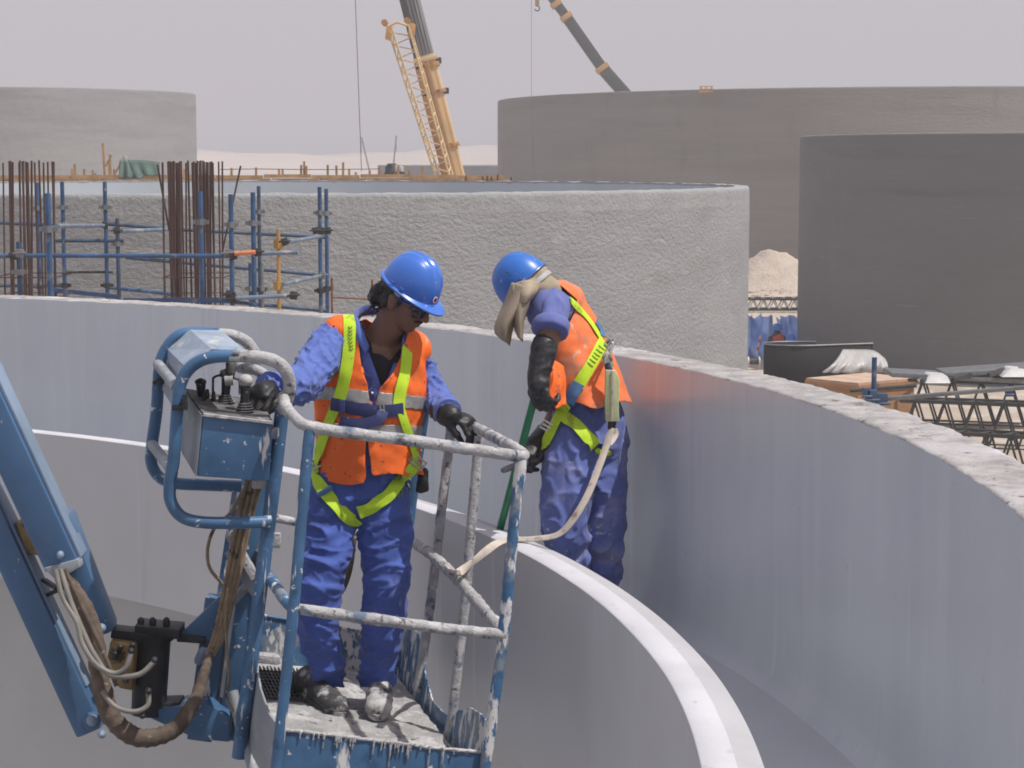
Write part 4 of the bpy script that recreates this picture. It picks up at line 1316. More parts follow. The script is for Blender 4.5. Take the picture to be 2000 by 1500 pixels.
    MB().beam(P(95, 1160, 6.3), P(120, 1150, 6.24), .012, .02).build('hose_clip', MT['rubb'], root)
    # --- rotator
    MB().tube(PP((298, 1240, 6.42), (290, 1395, 6.4)), [.062, .058], 22).build('rotator', MT['rota'], root)
    MB().tube(PP((298, 1236, 6.42), (298, 1248, 6.42)), .072, 22).build('rotator_cap', MT['rota'], root)
    MB().prism([P(262, 1222, 6.36), P(350, 1230, 6.36), P(350, 1250, 6.36), P(262, 1242, 6.36)], (0, .12, 0)).build('rotator_bracket', MT['rota'], root, bevel=.006)
    for u in (275, 298, 325):
        MB().cap_tube(PP((u, 1222, 6.4), (u, 1212, 6.4)), .012, 8).build('bolt', MT['rota'], root)
    MB().beam(P(218, 1232, 6.38), P(300, 1242, 6.4), .03, .08, up).build('rotator_link', MT['rota'], root, bevel=.004)
    MB().beam(P(218, 1252, 6.39), P(262, 1256, 6.4), .05, .08, up).build('rotator_link', MT['liftd'], root, bevel=.004)
    MB().prism([P(215, 1252, 6.3), P(262, 1262, 6.3), P(258, 1350, 6.3), P(232, 1345, 6.3), P(206, 1300, 6.3)], (0, .07, 0)).build('valve_block', MT['brass'], root, bevel=.008)
    for u, v in ((222, 1285), (232, 1272), (245, 1330), (256, 1268)):
        MB().cap_tube(PP((u, v, 6.29), (u + 3, v - 8, 6.25)), .01, 8).build('fitting', MT['rubb'], root)
    for u, v in ((256, 1272), (302, 1290), (290, 1350), (278, 1398)):
        MB().cap_tube(PP((u, v, 6.09), (u, v - 2, 6.3)), .011, 8).build('fitting', MT['rota'], root)
    # --- basket mount
    MB().prism([P(348, 1255, 6.42), P(352, 1238, 6.42), P(428, 1165, 6.42), P(440, 1170, 6.42), P(436, 1250, 6.42)], (0, .03, 0)).build('gusset', MT['lift'], root, bevel=.004)
    MB().prism([P(345, 1240, 6.4), P(400, 1246, 6.4), P(400, 1258, 6.4), P(345, 1254, 6.4)], (0, .1, 0)).build('mount_flange', MT['rota'], root, bevel=.003)
    MB().beam(P(428, 1165, 6.5), P(392, 1442, 6.48), .085, .08, up).build('mount_column', MT['lift'], root, bevel=.006)
    MB().prism([P(270, 1392, 6.36), P(400, 1372, 6.36), P(450, 1400, 6.36), P(448, 1450, 6.36), P(385, 1444, 6.36), P(340, 1425, 6.36)], (0, .14, 0)).build('mount_foot', MT['lift'], root, bevel=.006)
    MB().prism([P(285, 1374, 6.38), P(350, 1372, 6.38), P(360, 1400, 6.38), P(270, 1400, 6.38)], (0, .1, 0)).build('mount_foot', MT['rota'], root, bevel=.006)
    MB().cap_tube(PP((388, 1290, 6.42), (396, 1272, 6.4)), .016, 10).build('grease_cap', MT['boomd'], root)


lift()

# ------------------------------------------------------------------ people: cloth and body surfaces
MT['skin'] = mat('brown_skin', (.175, .085, .052), .5, var=.12, vscale=18, bump=.1, bscale=120, bdist=.003)
MT['hair'] = mat('black_hair', (.012, .01, .009), .5, var=.4, vscale=60, bump=.8, bscale=90, bdist=.006, bstretch=(1, 1, .3))
MT['shirt'] = mat('blue_work_shirt', (.09, .14, .42), .85, var=.1, vscale=9, bump=.25, bscale=50, bdist=.006, sheen=.1, crease=(8, 1.0, .05, (.4, .3, .6), (1, 1, .5)), splats=[((.2, .215, .42), 7, .62, .12)])
MT['trou'] = mat('blue_work_trousers', (.055, .1, .37), .85, var=.14, vscale=7, bump=.3, bscale=40, bdist=.006, bstretch=(1, 1, .6), sheen=.1, crease=(7, 1.0, .055, (.2, .5, .3), (.6, 1, 1.6)), splats=[((.15, .165, .37), 6, .6, .12), ((.4, .4, .45), 45, .73, .03)])
MT['trou2'] = mat('faded_blue_trousers', (.1, .135, .36), .88, var=.14, vscale=7, bump=.3, bscale=40, bdist=.006, bstretch=(1, 1, .6), sheen=.1, crease=(7, 1.0, .055, (.1, -.4, .2), (1, 1, .7)), splats=[((.2, .215, .4), 5, .5, .16), ((.42, .42, .42), 24, .645, .05), ((.06, .07, .2), 7, .62, .1)])
MT['shirt2'] = mat('faded_blue_shirt', (.11, .135, .35), .88, var=.1, vscale=8, bump=.2, bscale=50, bdist=.006, sheen=.1, crease=(8, 1.0, .05, (.3, .8, .2), (1, 1, .5)))
MT['vest'] = mat('orange_vest', (.86, .145, .016), .75, var=.06, vscale=6, bump=.15, bscale=60, bdist=.004, crease=(7, .45, .02, (.3, .2, .1), (1, 1, .35)), splats=[((.6, .13, .02), 5, .55, .15), ((.42, .1, .03), 20, .6, .06), ((.03, .02, .02), 62, .655, .03), ((.62, .3, .16), 9, .64, .1)])
MT['vest2'] = mat('dirty_orange_vest', (.8, .17, .045), .8, var=.08, vscale=6, bump=.15, bscale=60, bdist=.004, crease=(7, .45, .02, (.3, .2, .1), (1, 1, .4)), splats=[((.55, .2, .11), 7, .48, .14), ((.36, .17, .12), 12, .63, .08), ((.6, .35, .25), 16, .62, .05)])
MT['tape'] = mat('grey_reflective_tape', (.33, .32, .31), .4, .1, var=.15, vscale=20, splats=[((.15, .13, .12), 35, .64, .06)])
MT['web'] = mat('lime_webbing', (.5, .72, .025), .75, var=.07, vscale=20, bump=.3, bscale=200, bdist=.002, splats=[((.33, .42, .04), 14, .58, .1), ((.1, .1, .05), 50, .68, .04)])
MT['webd'] = mat('navy_webbing', (.03, .04, .13), .75, var=.15, vscale=25, bump=.3, bscale=200, bdist=.002, splats=[((.3, .3, .34), 40, .68, .05)])
MT['webb'] = mat('blue_strap_label', (.07, .16, .32), .7, var=.15, vscale=30, splats=[((.2, .26, .32), 25, .6, .05)])
MT['glov'] = mat('black_glove', (.014, .014, .016), .5, var=.4, vscale=14, bump=.25, bscale=60, bdist=.004, splats=[((.07, .07, .08), 16, .6, .1)])
MT['boot'] = mat('dusty_black_boot', (.05, .05, .052), .7, var=.4, vscale=14, bump=.3, bscale=60, bdist=.004, splats=[((.4, .39, .38), 13, .52, .12)])
MT['boot2'] = mat('cement_covered_boot', (.42, .41, .4), .85, var=.2, vscale=20, bump=.4, bscale=60, bdist=.004, splats=[((.06, .06, .06), 9, .5, .1)])
MT['helm'] = mat('blue_helmet_plastic', (.045, .155, .56), .25, var=.05, vscale=8, splats=[((.5, .52, .56), 75, .69, .03), ((.03, .06, .16), 60, .72, .02)], coat=.25)
MT['helm2'] = mat('worn_blue_helmet', (.03, .145, .5), .35, var=.08, vscale=8, splats=[((.02, .04, .1), 28, .65, .05, (1, .5, 1)), ((.3, .35, .45), 40, .7, .04)])
MT['band'] = mat('grey_suspension_band', (.34, .34, .33), .6, var=.1, vscale=20)
MT['khaki'] = mat('khaki_head_cloth', (.33, .275, .195), .9, var=.15, vscale=9, bump=.2, bscale=80, bdist=.004, splats=[((.25, .2, .13), 12, .6, .1)])
MT['lens'] = mat('dark_lens', (.012, .013, .02), .08, spec=.8)
MT['gfrm'] = mat('blue_spectacle_frame', (.03, .05, .2), .3)
MT['tee'] = mat('black_tee', (.012, .012, .016), .9, var=.3, vscale=15)
MT['pole'] = mat('green_pole', (.015, .19, .08), .4, var=.12, vscale=6)
MT['lany'] = mat('dirty_white_webbing', (.5, .44, .38), .85, var=.15, vscale=14, bump=.3, bscale=140, bdist=.003, splats=[((.25, .2, .16), 18, .58, .1)])
MT['pack'] = mat('pale_green_shock_pack', (.46, .5, .27), .7, var=.1, vscale=18, bump=.3, bscale=90, bdist=.003, splats=[((.6, .6, .5), 12, .6, .08)])
MT['stud'] = mat('white_stud', (.7, .7, .7), .4)


def blob(mb, voxel=.008, smooth=8):
    """one continuous skin round overlapping closed shapes"""
    me = bpy.data.meshes.new('tmp')
    me.from_pydata(mb.v, [], mb.f)
    ob = bpy.data.objects.new('tmp', me)
    col.objects.link(ob)
    r = ob.modifiers.new('r', 'REMESH')
    r.mode = 'VOXEL'
    r.voxel_size = voxel
    s = ob.modifiers.new('s', 'SMOOTH')
    s.factor = .6
    s.iterations = smooth
    dg = bpy.context.evaluated_depsgraph_get()
    out = bpy.data.meshes.new_from_object(ob.evaluated_get(dg))
    bpy.data.objects.remove(ob)
    bpy.data.meshes.remove(me)
    return out


def displace(me, fn):
    nv = len(me.vertices)
    no = [v.normal.copy() for v in me.vertices]
    co = [v.co.copy() for v in me.vertices]
    for i, v in enumerate(me.vertices):
        v.co = co[i] + no[i] * fn(co[i], no[i])
    me.update()
    return me


def cut(me, g):
    """keep the part of the surface where g < 0, with a clean edge"""
    bm = bmesh.new()
    bm.from_mesh(me)
    bm.normal_update()
    val = {v: g(v.co, v.normal) for v in bm.verts}
    new = set()
    for e in list(bm.edges):
        a, b = e.verts
        ga, gb = val[a], val[b]
        if (ga < 0) != (gb < 0):
            t = ga / (ga - gb)
            t = min(.98, max(.02, t))
            _, nv = bmesh.utils.edge_split(e, a, t)
            val[nv] = 0.0
            new.add(nv)
    for f in list(bm.faces):
        nn = [v for v in f.verts if v in new]
        if len(nn) == 2:
            try:
                bmesh.utils.face_split(f, nn[0], nn[1])
            except ValueError:
                pass
        elif len(nn) == 4:
            try:
                bmesh.utils.face_split(f, nn[0], nn[1])
            except ValueError:
                pass
    dead = [f for f in bm.faces if sum(val[v] for v in f.verts) > 0]
    bmesh.ops.delete(bm, geom=dead, context='FACES')
    bm.to_mesh(me)
    bm.free()
    return me


def sd_poly(p, poly):
    """signed distance to a polygon in the plane (negative inside)"""
    x, y = p
    d = 1e18
    s = 1
    n = len(poly)
    for i in range(n):
        ax, ay = poly[i]
        bx, by = poly[i - 1]
        ex, ey = bx - ax, by - ay
        wx, wy = x - ax, y - ay
        t = max(0, min(1, (wx * ex + wy * ey) / (ex * ex + ey * ey)))
        dx, dy = wx - ex * t, wy - ey * t
        d = min(d, dx * dx + dy * dy)
        c1, c2, c3 = y >= ay, y < by, ex * wy > ey * wx
        if (c1 and c2 and c3) or (not c1 and not c2 and not c3):
            s = -s
    return s * math.sqrt(d)


def wear(name, me, m, parent, thick=0.0, sharp=180):
    me.name = name
    me.polygons.foreach_set('use_smooth', [True] * len(me.polygons))
    o = link(name, me, m, parent)
    if thick:
        s = o.modifiers.new('t', 'SOLIDIFY')
        s.thickness = thick
        s.offset = -1
    return o


def bvh(me):
    return BVHTree.FromPolygons([v.co.copy() for v in me.vertices], [tuple(p.vertices) for p in me.polygons])


ORG = V((0, 0, CZ))


def onto(trees, u, v, back=None):
    d = ray(u, v)
    best = None
    for t in trees:
        h = t.ray_cast(ORG, d)
        if h[0] is not None and (best is None or h[3] < best[2]):
            n = h[1] if h[1].dot(d) < 0 else -h[1]
            best = (h[0], n, h[3])
    return best


def ribbon(name, pts, width, m, parent, off=.006, th=.003, trees=None, k=6, yfix=None, sm=3):
    """a webbing strap: pts are picture points dropped onto the surfaces, or 3-D points"""
    if trees:
        line = spline([V((u, v, 0)) for u, v in pts], k)
        P3, N3 = [], []
        for q in line:
            h = onto(trees, q.x, q.y)
            if h is None:
                continue
            P3.append(h[0])
            N3.append(h[1])
    else:
        P3 = spline([p for p, n in pts], k)
        N3 = spline([n for p, n in pts], k)
    for _ in range(sm):
        N3 = [(N3[max(0, i - 1)] + N3[i] + N3[min(len(N3) - 1, i + 1)]).normalized() for i in range(len(N3))]
        P3 = [P3[i] if i in (0, len(P3) - 1) else (P3[i - 1] + P3[i] * 2 + P3[i + 1]) / 4 for i in range(len(P3))]
    v, f = [], []
    n = len(P3)
    for i in range(n):
        t = (P3[min(n - 1, i + 1)] - P3[max(0, i - 1)]).normalized()
        nn = (N3[i] - t * N3[i].dot(t)).normalized()
        s = t.cross(nn) * (width / 2)
        c = P3[i] + nn * off
        v += [c - s, c - s * .33 + nn * th * .6, c + s * .33 + nn * th * .6, c + s, c + s - nn * th, c - s - nn * th]
    for i in range(n - 1):
        for j in range(6):
            f.append((i * 6 + j, i * 6 + (j + 1) % 6, (i + 1) * 6 + (j + 1) % 6, (i + 1) * 6 + j))
    f += [tuple(range(5, -1, -1)), tuple((n - 1) * 6 + j for j in range(6))]
    return MB().add(v, f).build(name, MT[m], parent, sharp=50), P3, N3


def axes(x, z):
    """matrix whose columns are x, y, z with z made square to x"""
    x = V(x).normalized()
    z = V(z)
    z = (z - x * z.dot(x)).normalized()
    y = z.cross(x)
    return Matrix((x, y, z)).transposed()


def glove(name, wrist, fwd, dorsal, curl, thumb, parent, mir=1, m='glov', cuff=None, scale=1.0, spread=.1, voxel=.0042):
    """palm with four fingers and a thumb. curl: bend of the three joints per finger (radians), towards the palm"""
    A = axes(fwd, dorsal)
    w = V(wrist)

    def L(x, y, z):
        return w + A @ (V((x, y * mir, z)) * scale)
    mb = MB()
    mb.cap_tube([L(0, 0, 0), L(.03, .002, .002), L(.065, .002, .004), L(.09, .0, .002)], [(.031, .022), (.038, .02), (.043, .018), (.041, .015)], 14, A @ V((0, 1, 0)))
    ys = (.032, .011, -.011, -.031)
    ln = ((.044, .027, .022), (.048, .03, .024), (.045, .029, .023), (.035, .022, .02))
    for i in range(4):
        c = curl[i] if isinstance(curl[0], (list, tuple)) else curl
        a = 0
        p = V((.083 - .004 * abs(i - 1.2), ys[i], .002))
        pts = [p - V((.02, 0, 0)), p.copy()]
        sy = spread * (1.5 - i) / 3
        for j in range(3):
            a += c[j]
            p = p + V((math.cos(a) * math.cos(sy), math.sin(sy), -math.sin(a))) * ln[i][j] * 1.06
            pts.append(p.copy())
        mb.cap_tube([L(*q) for q in pts], [.0115 * scale, .0118 * scale, .0112 * scale, .0103 * scale, .009 * scale], 10)
    t = [V((.018, .022, -.004)), V((.04, .045, -.012))] + [V(q) for q in thumb]
    mb.cap_tube([L(*q) for q in t], [.017 * scale, .0155 * scale, .0128 * scale, .0105 * scale][:len(t)], 10)
    if cuff:
        mb.cap_tube([V(p) for p, r in cuff], [r for p, r in cuff], 16)
    me = blob(mb, voxel, 4)
    displace(me, lambda p, n: .0008 * noise.noise(p * 60) + .003 * max(0, 1 - 4 * abs(noise.noise(V((p.x * 12, p.y * 12, p.z * 22))))) - .001)
    return wear(name, me, MT[m], parent)


def boot(name, heel, toe, m, parent, shaft_top, up=V((0, 0, 1)), sole='boot'):
    h, t = V(heel), V(toe)
    d = (t - h).normalized()
    L_ = (t - h).length
    q = d.cross(up).normalized()
    u = q.cross(d)
    mb = MB()
    mb.cap_tube([h + u * .045, h + d * L_ * .35 + u * .05, h + d * L_ * .62 + u * .045, h + d * L_ * .85 + u * .034], [(.04, .045), (.044, .048), (.052, .042), (.048, .03)], 16, q)
    st = V(shaft_top)
    mb.cap_tube([h + d * .04 + u * .06, (h + d * .05 + u * .06).lerp(st, .5), st], [.05, .048, .05], 16)
    mb.ell(h + d * L_ * .84 + u * .036, (.052, .05, .036))
    me = blob(mb, .006, 6)
    displace(me, lambda p, n: .003 * noise.noise(p * 30))
    o = wear(name, me, MT[m], parent)
    prof = []
    for k in range(28):
        a = 2 * math.pi * k / 28
        x = math.cos(a)
        wdt = .046 + .01 * x
        prof.append(h + d * (L_ * .5 + (L_ * .53) * x) + q * (wdt * math.sin(a)))
    MB().prism([p + u * .001 for p in prof], u * .022).build('sole', MT[sole], o, bevel=.003)
    for k in range(4 if m == 'boot' else 0):
        c = h + d * (L_ * (.42 + .09 * k)) + u * (.1 - .012 * k)
        MB().tube([c - q * .025, c + u * .006, c + q * .025], .0035, 6).build('lace', MT['rubb'], o)
    return o


def helmet(name, M3, c, m, parent, peak=.05, band=True, k0=.83):
    """hard hat in head axes: x right, y forward, z up; c = crown base centre"""
    a, b, h = .112, .137, .15
    M3 = M3 @ Matrix.Scale(k0, 3)
    nu, nv = 72, 24

    def W(p):
        return V(c) + M3 @ V(p)

    def out(w, k):
        # rim outline: rounded, with a peak at the front
        s, co = math.sin(w), math.cos(w)
        return a * co, b * s
    v, f = [], []
    rings = []
    for j in range(nv + 1):
        t = j / nv
        ph = t * math.pi / 2
        r = math.cos(ph) ** .82
        z = h * math.sin(ph) ** 1.02
        ring = []
        for i in range(nu):
            w = 2 * math.pi * i / nu
            x, y = a * r * math.cos(w), b * r * math.sin(w)
            dz = 0
            # three crown ridges running front to back
            for xc, am in ((0, .0065), (.034, .0045), (-.034, .0045)):
                dz += am * math.exp(-((x - xc) / .0075) ** 2) * max(0, math.sin(ph) - .35) * 1.5 * (1 - max(0, abs(y) / b - .75) * 2.5)
            k = 1 + dz / h * .6
            ring.append(V((x * k, y * k, z + dz)))
        rings.append(ring)
    # rim flange and peak below the dome
    fl = []
    for i in range(nu):
        w = 2 * math.pi * i / nu
        s = math.sin(w)
        e = .010 + peak * max(0, s) ** 2.2
        x, y = (a + .010) * math.cos(w) + 0, b * s + (e if s > 0 else .010 * s)
        x *= 1 + .03 * max(0, s)
        fl.append((V((x, y, -.006 - .012 * max(0, s) ** 2)), V((x * 1.004, y * 1.004, -.012 - .013 * max(0, s) ** 2)), V((x * .96, y * .97, -.0125 - .012 * max(0, s) ** 2)), V((.95 * a * math.cos(w), .95 * b * s, -.004))))
    inner = [[q * .955 for q in r] for r in rings]
    allr = [[W(q[3]) for q in fl], [W(q[2]) for q in fl], [W(q[1]) for q in fl], [W(q[0]) for q in fl]] + [[W(q) for q in r] for r in rings[:-1]]
    for r in allr:
        v += r
    top = len(v)
    v.append(W(V((0, 0, h + .007))))
    nr = len(allr)
    for j in range(nr - 1):
        for i in range(nu):
            f.append((j * nu + i, j * nu + (i + 1) % nu, (j + 1) * nu + (i + 1) % nu, (j + 1) * nu + i))
    for i in range(nu):
        f.append(((nr - 1) * nu + i, (nr - 1) * nu + (i + 1) % nu, top))
    o = MB().add(v, f).build(name, MT[m], parent, sharp=50)
    # inner shell, dark from below
    v2, f2 = [], []
    for r in inner[:-1]:
        v2 += [W(q) for q in r]
    v2.append(W(V((0, 0, h * .95))))
    for j in range(nv - 1):
        for i in range(nu):
            f2.append((j * nu + i, (j + 1) * nu + i, (j + 1) * nu + (i + 1) % nu, j * nu + (i + 1) % nu))
    for i in range(nu):
        f2.append(((nv - 1) * nu + i, len(v2) - 1, (nv - 1) * nu + (i + 1) % nu))
    MB().add(v2, f2).build('inner_shell', MT[m], o, sharp=90)
    for sx in (-1, 1):
        for yy in (.02, -.035):
            MB().box(W((sx * (a + .001), yy, .012)), (.006, .024, .01), M3).build('slot', MT[m], o, bevel=.002)
    if band:
        pts = []
        for k in range(41):
            w = 2 * math.pi * k / 40
            pts.append(W((.094 * math.cos(w), .117 * math.sin(w), -.022 - .016 * max(0, -math.sin(w)))))
        vb, fb = [], []
        up = M3 @ V((0, 0, 1))
        for k, p in enumerate(pts):
            oo = (p - V(c))
            oo = (oo - up * oo.dot(up)).normalized()
            vb += [p - up * .014, p + up * .018, p + up * .018 - oo * .004, p - up * .014 - oo * .004]
        for k in range(40):
            for j in range(4):
                fb.append((k * 4 + j, k * 4 + (j + 1) % 4, k * 4 + 4 + (j + 1) % 4, k * 4 + 4 + j))
        MB().add(vb, fb).build('suspension_band', MT['band'], o, sharp=40)
    return o


def head_shapes(mb, M3, c, s=1.0):
    """adds a head with brow, nose, lips, chin and ears; axes x right, y forward, z up; c = centre of the skull"""
    def W(p):
        return V(c) + M3 @ (V(p) * s)
    mb.ell(W((0, -.012, .02)), (.076 * s, .095 * s, .092 * s), M3, 20, 14)
    mb.ell(W((0, .03, -.035)), (.06 * s, .062 * s, .075 * s), M3, 20, 14)
    mb.ell(W((0, .052, -.088)), (.034 * s, .03 * s, .026 * s), M3)
    mb.ell(W((0, .025, -.075)), (.05 * s, .052 * s, .035 * s), M3)
    mb.cap_tube([W((-.04, .078, .018)), W((0, .087, .02)), W((.04, .078, .018))], .013 * s, 10)
    mb.cap_tube([W((0, .088, .012)), W((0, .103, -.012)), W((0, .112, -.03))], [.008 * s, .011 * s, .014 * s], 10)
    mb.ell(W((-.013, .1, -.034)), .009 * s)
    mb.ell(W((.013, .1, -.034)), .009 * s)
    mb.cap_tube([W((-.02, .083, -.057)), W((0, .092, -.055)), W((.02, .083, -.057))], .0075 * s, 8)
    mb.cap_tube([W((-.017, .082, -.068)), W((0, .09, -.068)), W((.017, .082, -.068))], .008 * s, 8)
    mb.ell(W((-.042, .058, -.02)), (.022 * s, .02 * s, .02 * s), M3)
    mb.ell(W((.042, .058, -.02)), (.022 * s, .02 * s, .02 * s), M3)
    for sx in (-1, 1):
        mb.ell(W((sx * .079, -.008, -.012)), (.011 * s, .02 * s, .032 * s), M3)
        mb.ell(W((sx * .086, -.014, -.002)), (.006 * s, .015 * s, .02 * s), M3)
        mb.ell(W((sx * .08, -.002, -.035)), (.008 * s, .01 * s, .012 * s), M3)


def rotm(fwd, up):
    f = V(fwd).normalized()
    u = V(up)
    u = (u - f * u.dot(f)).normalized()
    r = f.cross(u)
    return Matrix((r, f, u)).transposed()


# ------------------------------------------------------------------ the worker in the basket
def worker_front():
    Yb = 6.98
    hc = P(794, 583, 6.93)                       # skull centre
    M3 = rotm((.80, -.45, -.47), (.22, -.12, 1))
    nb = P(742, 668, 7.0)                        # neck base
    mb = MB()
    head_shapes(mb, M3, hc, .95)
    mb.cap_tube([hc + M3 @ V((0, -.03, -.05)), hc.lerp(nb, .55) + V((0, .0, 0)), nb, P(735, 720, 7.0)], [.056, .06, .066, .08], 16)
    # torso, arms and legs under the clothes keep the figure one body
    mb.cap_tube(PP((655, 662, 6.98), (735, 690, 7.0), (808, 690, 7.02)), [.05, .07, .05], 14)
    mb.cap_tube(PP((730, 700, 7.0), (712, 790, 7.0), (702, 900, 6.99), (700, 950, 6.99)), [(.14, .085), (.135, .085), (.13, .09), (.13, .09)], 18, (1, 0, 0))
    mb.cap_tube(PP((652, 668, 6.98), (620, 710, 6.86), (594, 748, 6.74), (536, 758, 6.46)), [.045, .04, .036, .028], 12)
    mb.cap_tube(PP((808, 700, 7.05), (832, 742, 7.08), (848, 778, 7.05), (872, 802, 6.87)), [.04, .036, .034, .026], 12)
    mb.cap_tube(PP((655, 960, 6.98), (622, 1145, 6.88), (640, 1330, 7.02)), [.07, .05, .035], 12)
    mb.cap_tube(PP((742, 960, 6.99), (752, 1150, 6.92), (740, 1325, 7.04)), [.07, .05, .035], 12)
    me = blob(mb, .0052, 5)
    body = wear('person', me, MT['skin'], None)
    tag(body, 'worker in sunglasses and orange vest standing in the lift basket, hand on the joystick', 'person')

    # ---- black tee in the neck opening
    mb = MB()
    mb.cap_tube(PP((735, 712, 7.0), (722, 780, 6.99), (715, 840, 6.99)), [(.15, .098), (.155, .1), (.15, .1)], 18, (1, 0, 0))
    mb.cap_tube(PP((668, 668, 6.98), (738, 690, 7.0), (800, 694, 7.02)), [.052, .075, .052], 14)
    me = blob(mb, .009, 5)
    neck = [(712, 600), (728, 690), (745, 692), (762, 705), (790, 668), (800, 600)]
    cut(me, lambda p, n: -sd_poly(px(p), neck))
    wear('tee', me, MT['tee'], body)

    # ---- shirt
    mb = MB()
    mb.cap_tube(PP((733, 705, 7.0), (718, 790, 6.99), (706, 880, 6.99), (703, 925, 6.99)), [(.165, .112), (.17, .118), (.165, .115), (.165, .115)], 22, (1, 0, 0))
    mb.cap_tube(PP((655, 662, 6.98), (735, 686, 7.0), (808, 694, 7.03)), [.066, .086, .064], 16)
    mb.cap_tube(PP((648, 668, 6.97), (620, 710, 6.86), (594, 748, 6.74), (566, 756, 6.58), (536, 758, 6.46)), [.074, .073, .07, .063, .054], 16)
    mb.cap_tube(PP((806, 700, 7.06), (830, 742, 7.09), (848, 778, 7.05), (862, 795, 6.94), (872, 802, 6.87)), [.062, .064, .06, .052, .047], 16)
    me = blob(mb, .006, 8)

    def folds(p, n):
        q = p * 9
        a = noise.noise(V((q.x * 1.2 + q.z * .8, q.y * 1.2, q.z * 1.5 - q.x * .9)))
        b = noise.noise(V((p.x * 30 + p.z * 26, p.y * 22, p.z * 34 - p.x * 18)))
        b = noise.noise(V((p.x * 22 + p.z * 20, p.y * 12, p.z * 12 - p.x * 9)))
        c = noise.noise(V((p.x * 30 - p.z * 26 + 5, p.y * 16, p.z * 16 + p.x * 12)))
        r = .007 * a + .01 * max(0, 1 - abs(b) * 4.5) ** 1.4 + .005 * max(0, 1 - abs(c) * 4.5)
        return r - .005
    displace(me, folds)
    opn = [(700, 560), (718, 690), (737, 758), (744, 790), (752, 760), (772, 720), (796, 668), (800, 560)]
    cut(me, lambda p, n: -sd_poly(px(p), opn) if n.y < .5 else -1)
    cut(me, lambda p, n: (p - P(752, 640, 7.0)).length * -1 + .085 if p.z > P(0, 672, 7).z else -1)
    shirt = wear('shirt', me, MT['shirt'], body, .004)
    t_sh = bvh(me)
    # collar: folded strips round the neck
    def collar(path, h, out):
        v, f = [], []
        pts = spline(PP(*path), 6)
        for i, p in enumerate(pts):
            k = i / (len(pts) - 1)
            o = (p - nb)
            o.z = 0
            o.normalize()
            hh = h * (.75 + .35 * math.sin(k * math.pi))
            v += [p, p + V((0, 0, hh)) + o * .002, p + V((0, 0, hh * .98)) + o * .012, p + o * out + V((0, 0, -hh * .25))]
        for i in range(len(pts) - 1):
            for j in range(3):
                f.append((i * 4 + j, (i + 1) * 4 + j, (i + 1) * 4 + j + 1, i * 4 + j + 1))
        o = MB().add(v, f).build('collar', MT['shirt'], shirt, sharp=80)
        o.modifiers.new('t', 'SOLIDIFY').thickness = .003
    collar([(722, 690, 6.9), (706, 655, 6.92), (700, 630, 6.98), (712, 615, 7.06), (735, 612, 7.1)], .034, .03)
    collar([(735, 612, 7.1), (765, 628, 7.08), (786, 652, 7.02), (784, 682, 6.92)], .03, .028)
    # open shirt fronts turned back
    for pts in (((701, 655), (716, 700), (733, 745), (742, 785)), ((792, 668), (774, 720), (756, 755), (747, 785))):
        ribbon('shirt_facing', pts, .03, 'shirt', shirt, .004, .003, [t_sh], 6)
    for u, v in ((729, 692), (773, 697), (727, 768), (775, 700)):
        h = onto([t_sh], u, v)
        if h:
            MB().ell(h[0] + h[1] * .006, .005).build('stud', MT['stud'], shirt)
    # rolled cuff edges
    for a, b, r in ((P(536, 758, 6.46), P(527, 759, 6.43), .057), (P(871, 801, 6.875), P(876, 806, 6.84), .05)):
        MB().tube([a, a.lerp(b, .5), b], [r * .97, r * 1.03, r], 20, rough=.06, rs=20).build('cuff', MT['shirt'], shirt, sharp=60)

    # ---- trousers
    mb = MB()
    mb.cap_tube(PP((702, 880, 6.99), (700, 930, 6.99), (698, 965, 6.99)), [(.155, .108), (.168, .12), (.165, .12)], 22, (1, 0, 0))
    mb.cap_tube(PP((652, 955, 6.99), (640, 1040, 6.95), (624, 1140, 6.89), (622, 1230, 6.92), (638, 1310, 7.0), (641, 1338, 7.02)), [.1, .1, .086, .074, .064, .06], 18)
    mb.cap_tube(PP((748, 955, 6.99), (754, 1040, 6.96), (754, 1140, 6.93), (747, 1230, 6.96), (738, 1310, 7.03), (736, 1336, 7.04)), [.096, .095, .086, .08, .07, .066], 18)
    me = blob(mb, .0062, 8)

    def tf(p, n):
        u, v = px(p)
        w = 0
        # drag lines: slanting across the right thigh and knee, soft elsewhere
        if u < 706:
            s = (v + (u - 640) * .42) / 13.0
            k = math.exp(-((v - 1065) / 95.0) ** 2) * 1.2 + .8 * math.exp(-((v - 1290) / 45.0) ** 2)
        else:
            s = (v - (u - 750) * .5) / 17.0
            k = .45 * math.exp(-((v - 1160) / 70.0) ** 2) + .8 * math.exp(-((v - 1300) / 40.0) ** 2) + .35 * math.exp(-((v - 985) / 40.0) ** 2)
        e = noise.noise(V((p.x * 7, p.y * 7, p.z * 5)))
        ss = math.sin(s + 4 * e)
        w += .011 * k * (max(0, ss) ** 2 * 1.4 - .4)
        sg = -1 if u < 706 else 1
        for (fx, fz, am, ph) in ((5, 13, .009, 0), (9, 22, .0055, 4)):
            q = noise.noise(V((p.x * fx + sg * p.z * fz * .35, p.y * fx + ph, p.z * fz - sg * p.x * fz * .5)))
            w += am * max(0, 1 - 4.5 * abs(q)) ** 1.5
        w += .004 * noise.noise(V((p.x * 9, p.y * 9, p.z * 3))) - .003
        return w
    displace(me, tf)
    zt = P(0, 895, 6.9).z
    cut(me, lambda p, n: p.z - zt)
    cut(me, lambda p, n: px(p)[1] - 1342)
    trou = wear('trousers', me, MT['trou'], body, .004)
    t_tr = bvh(me)
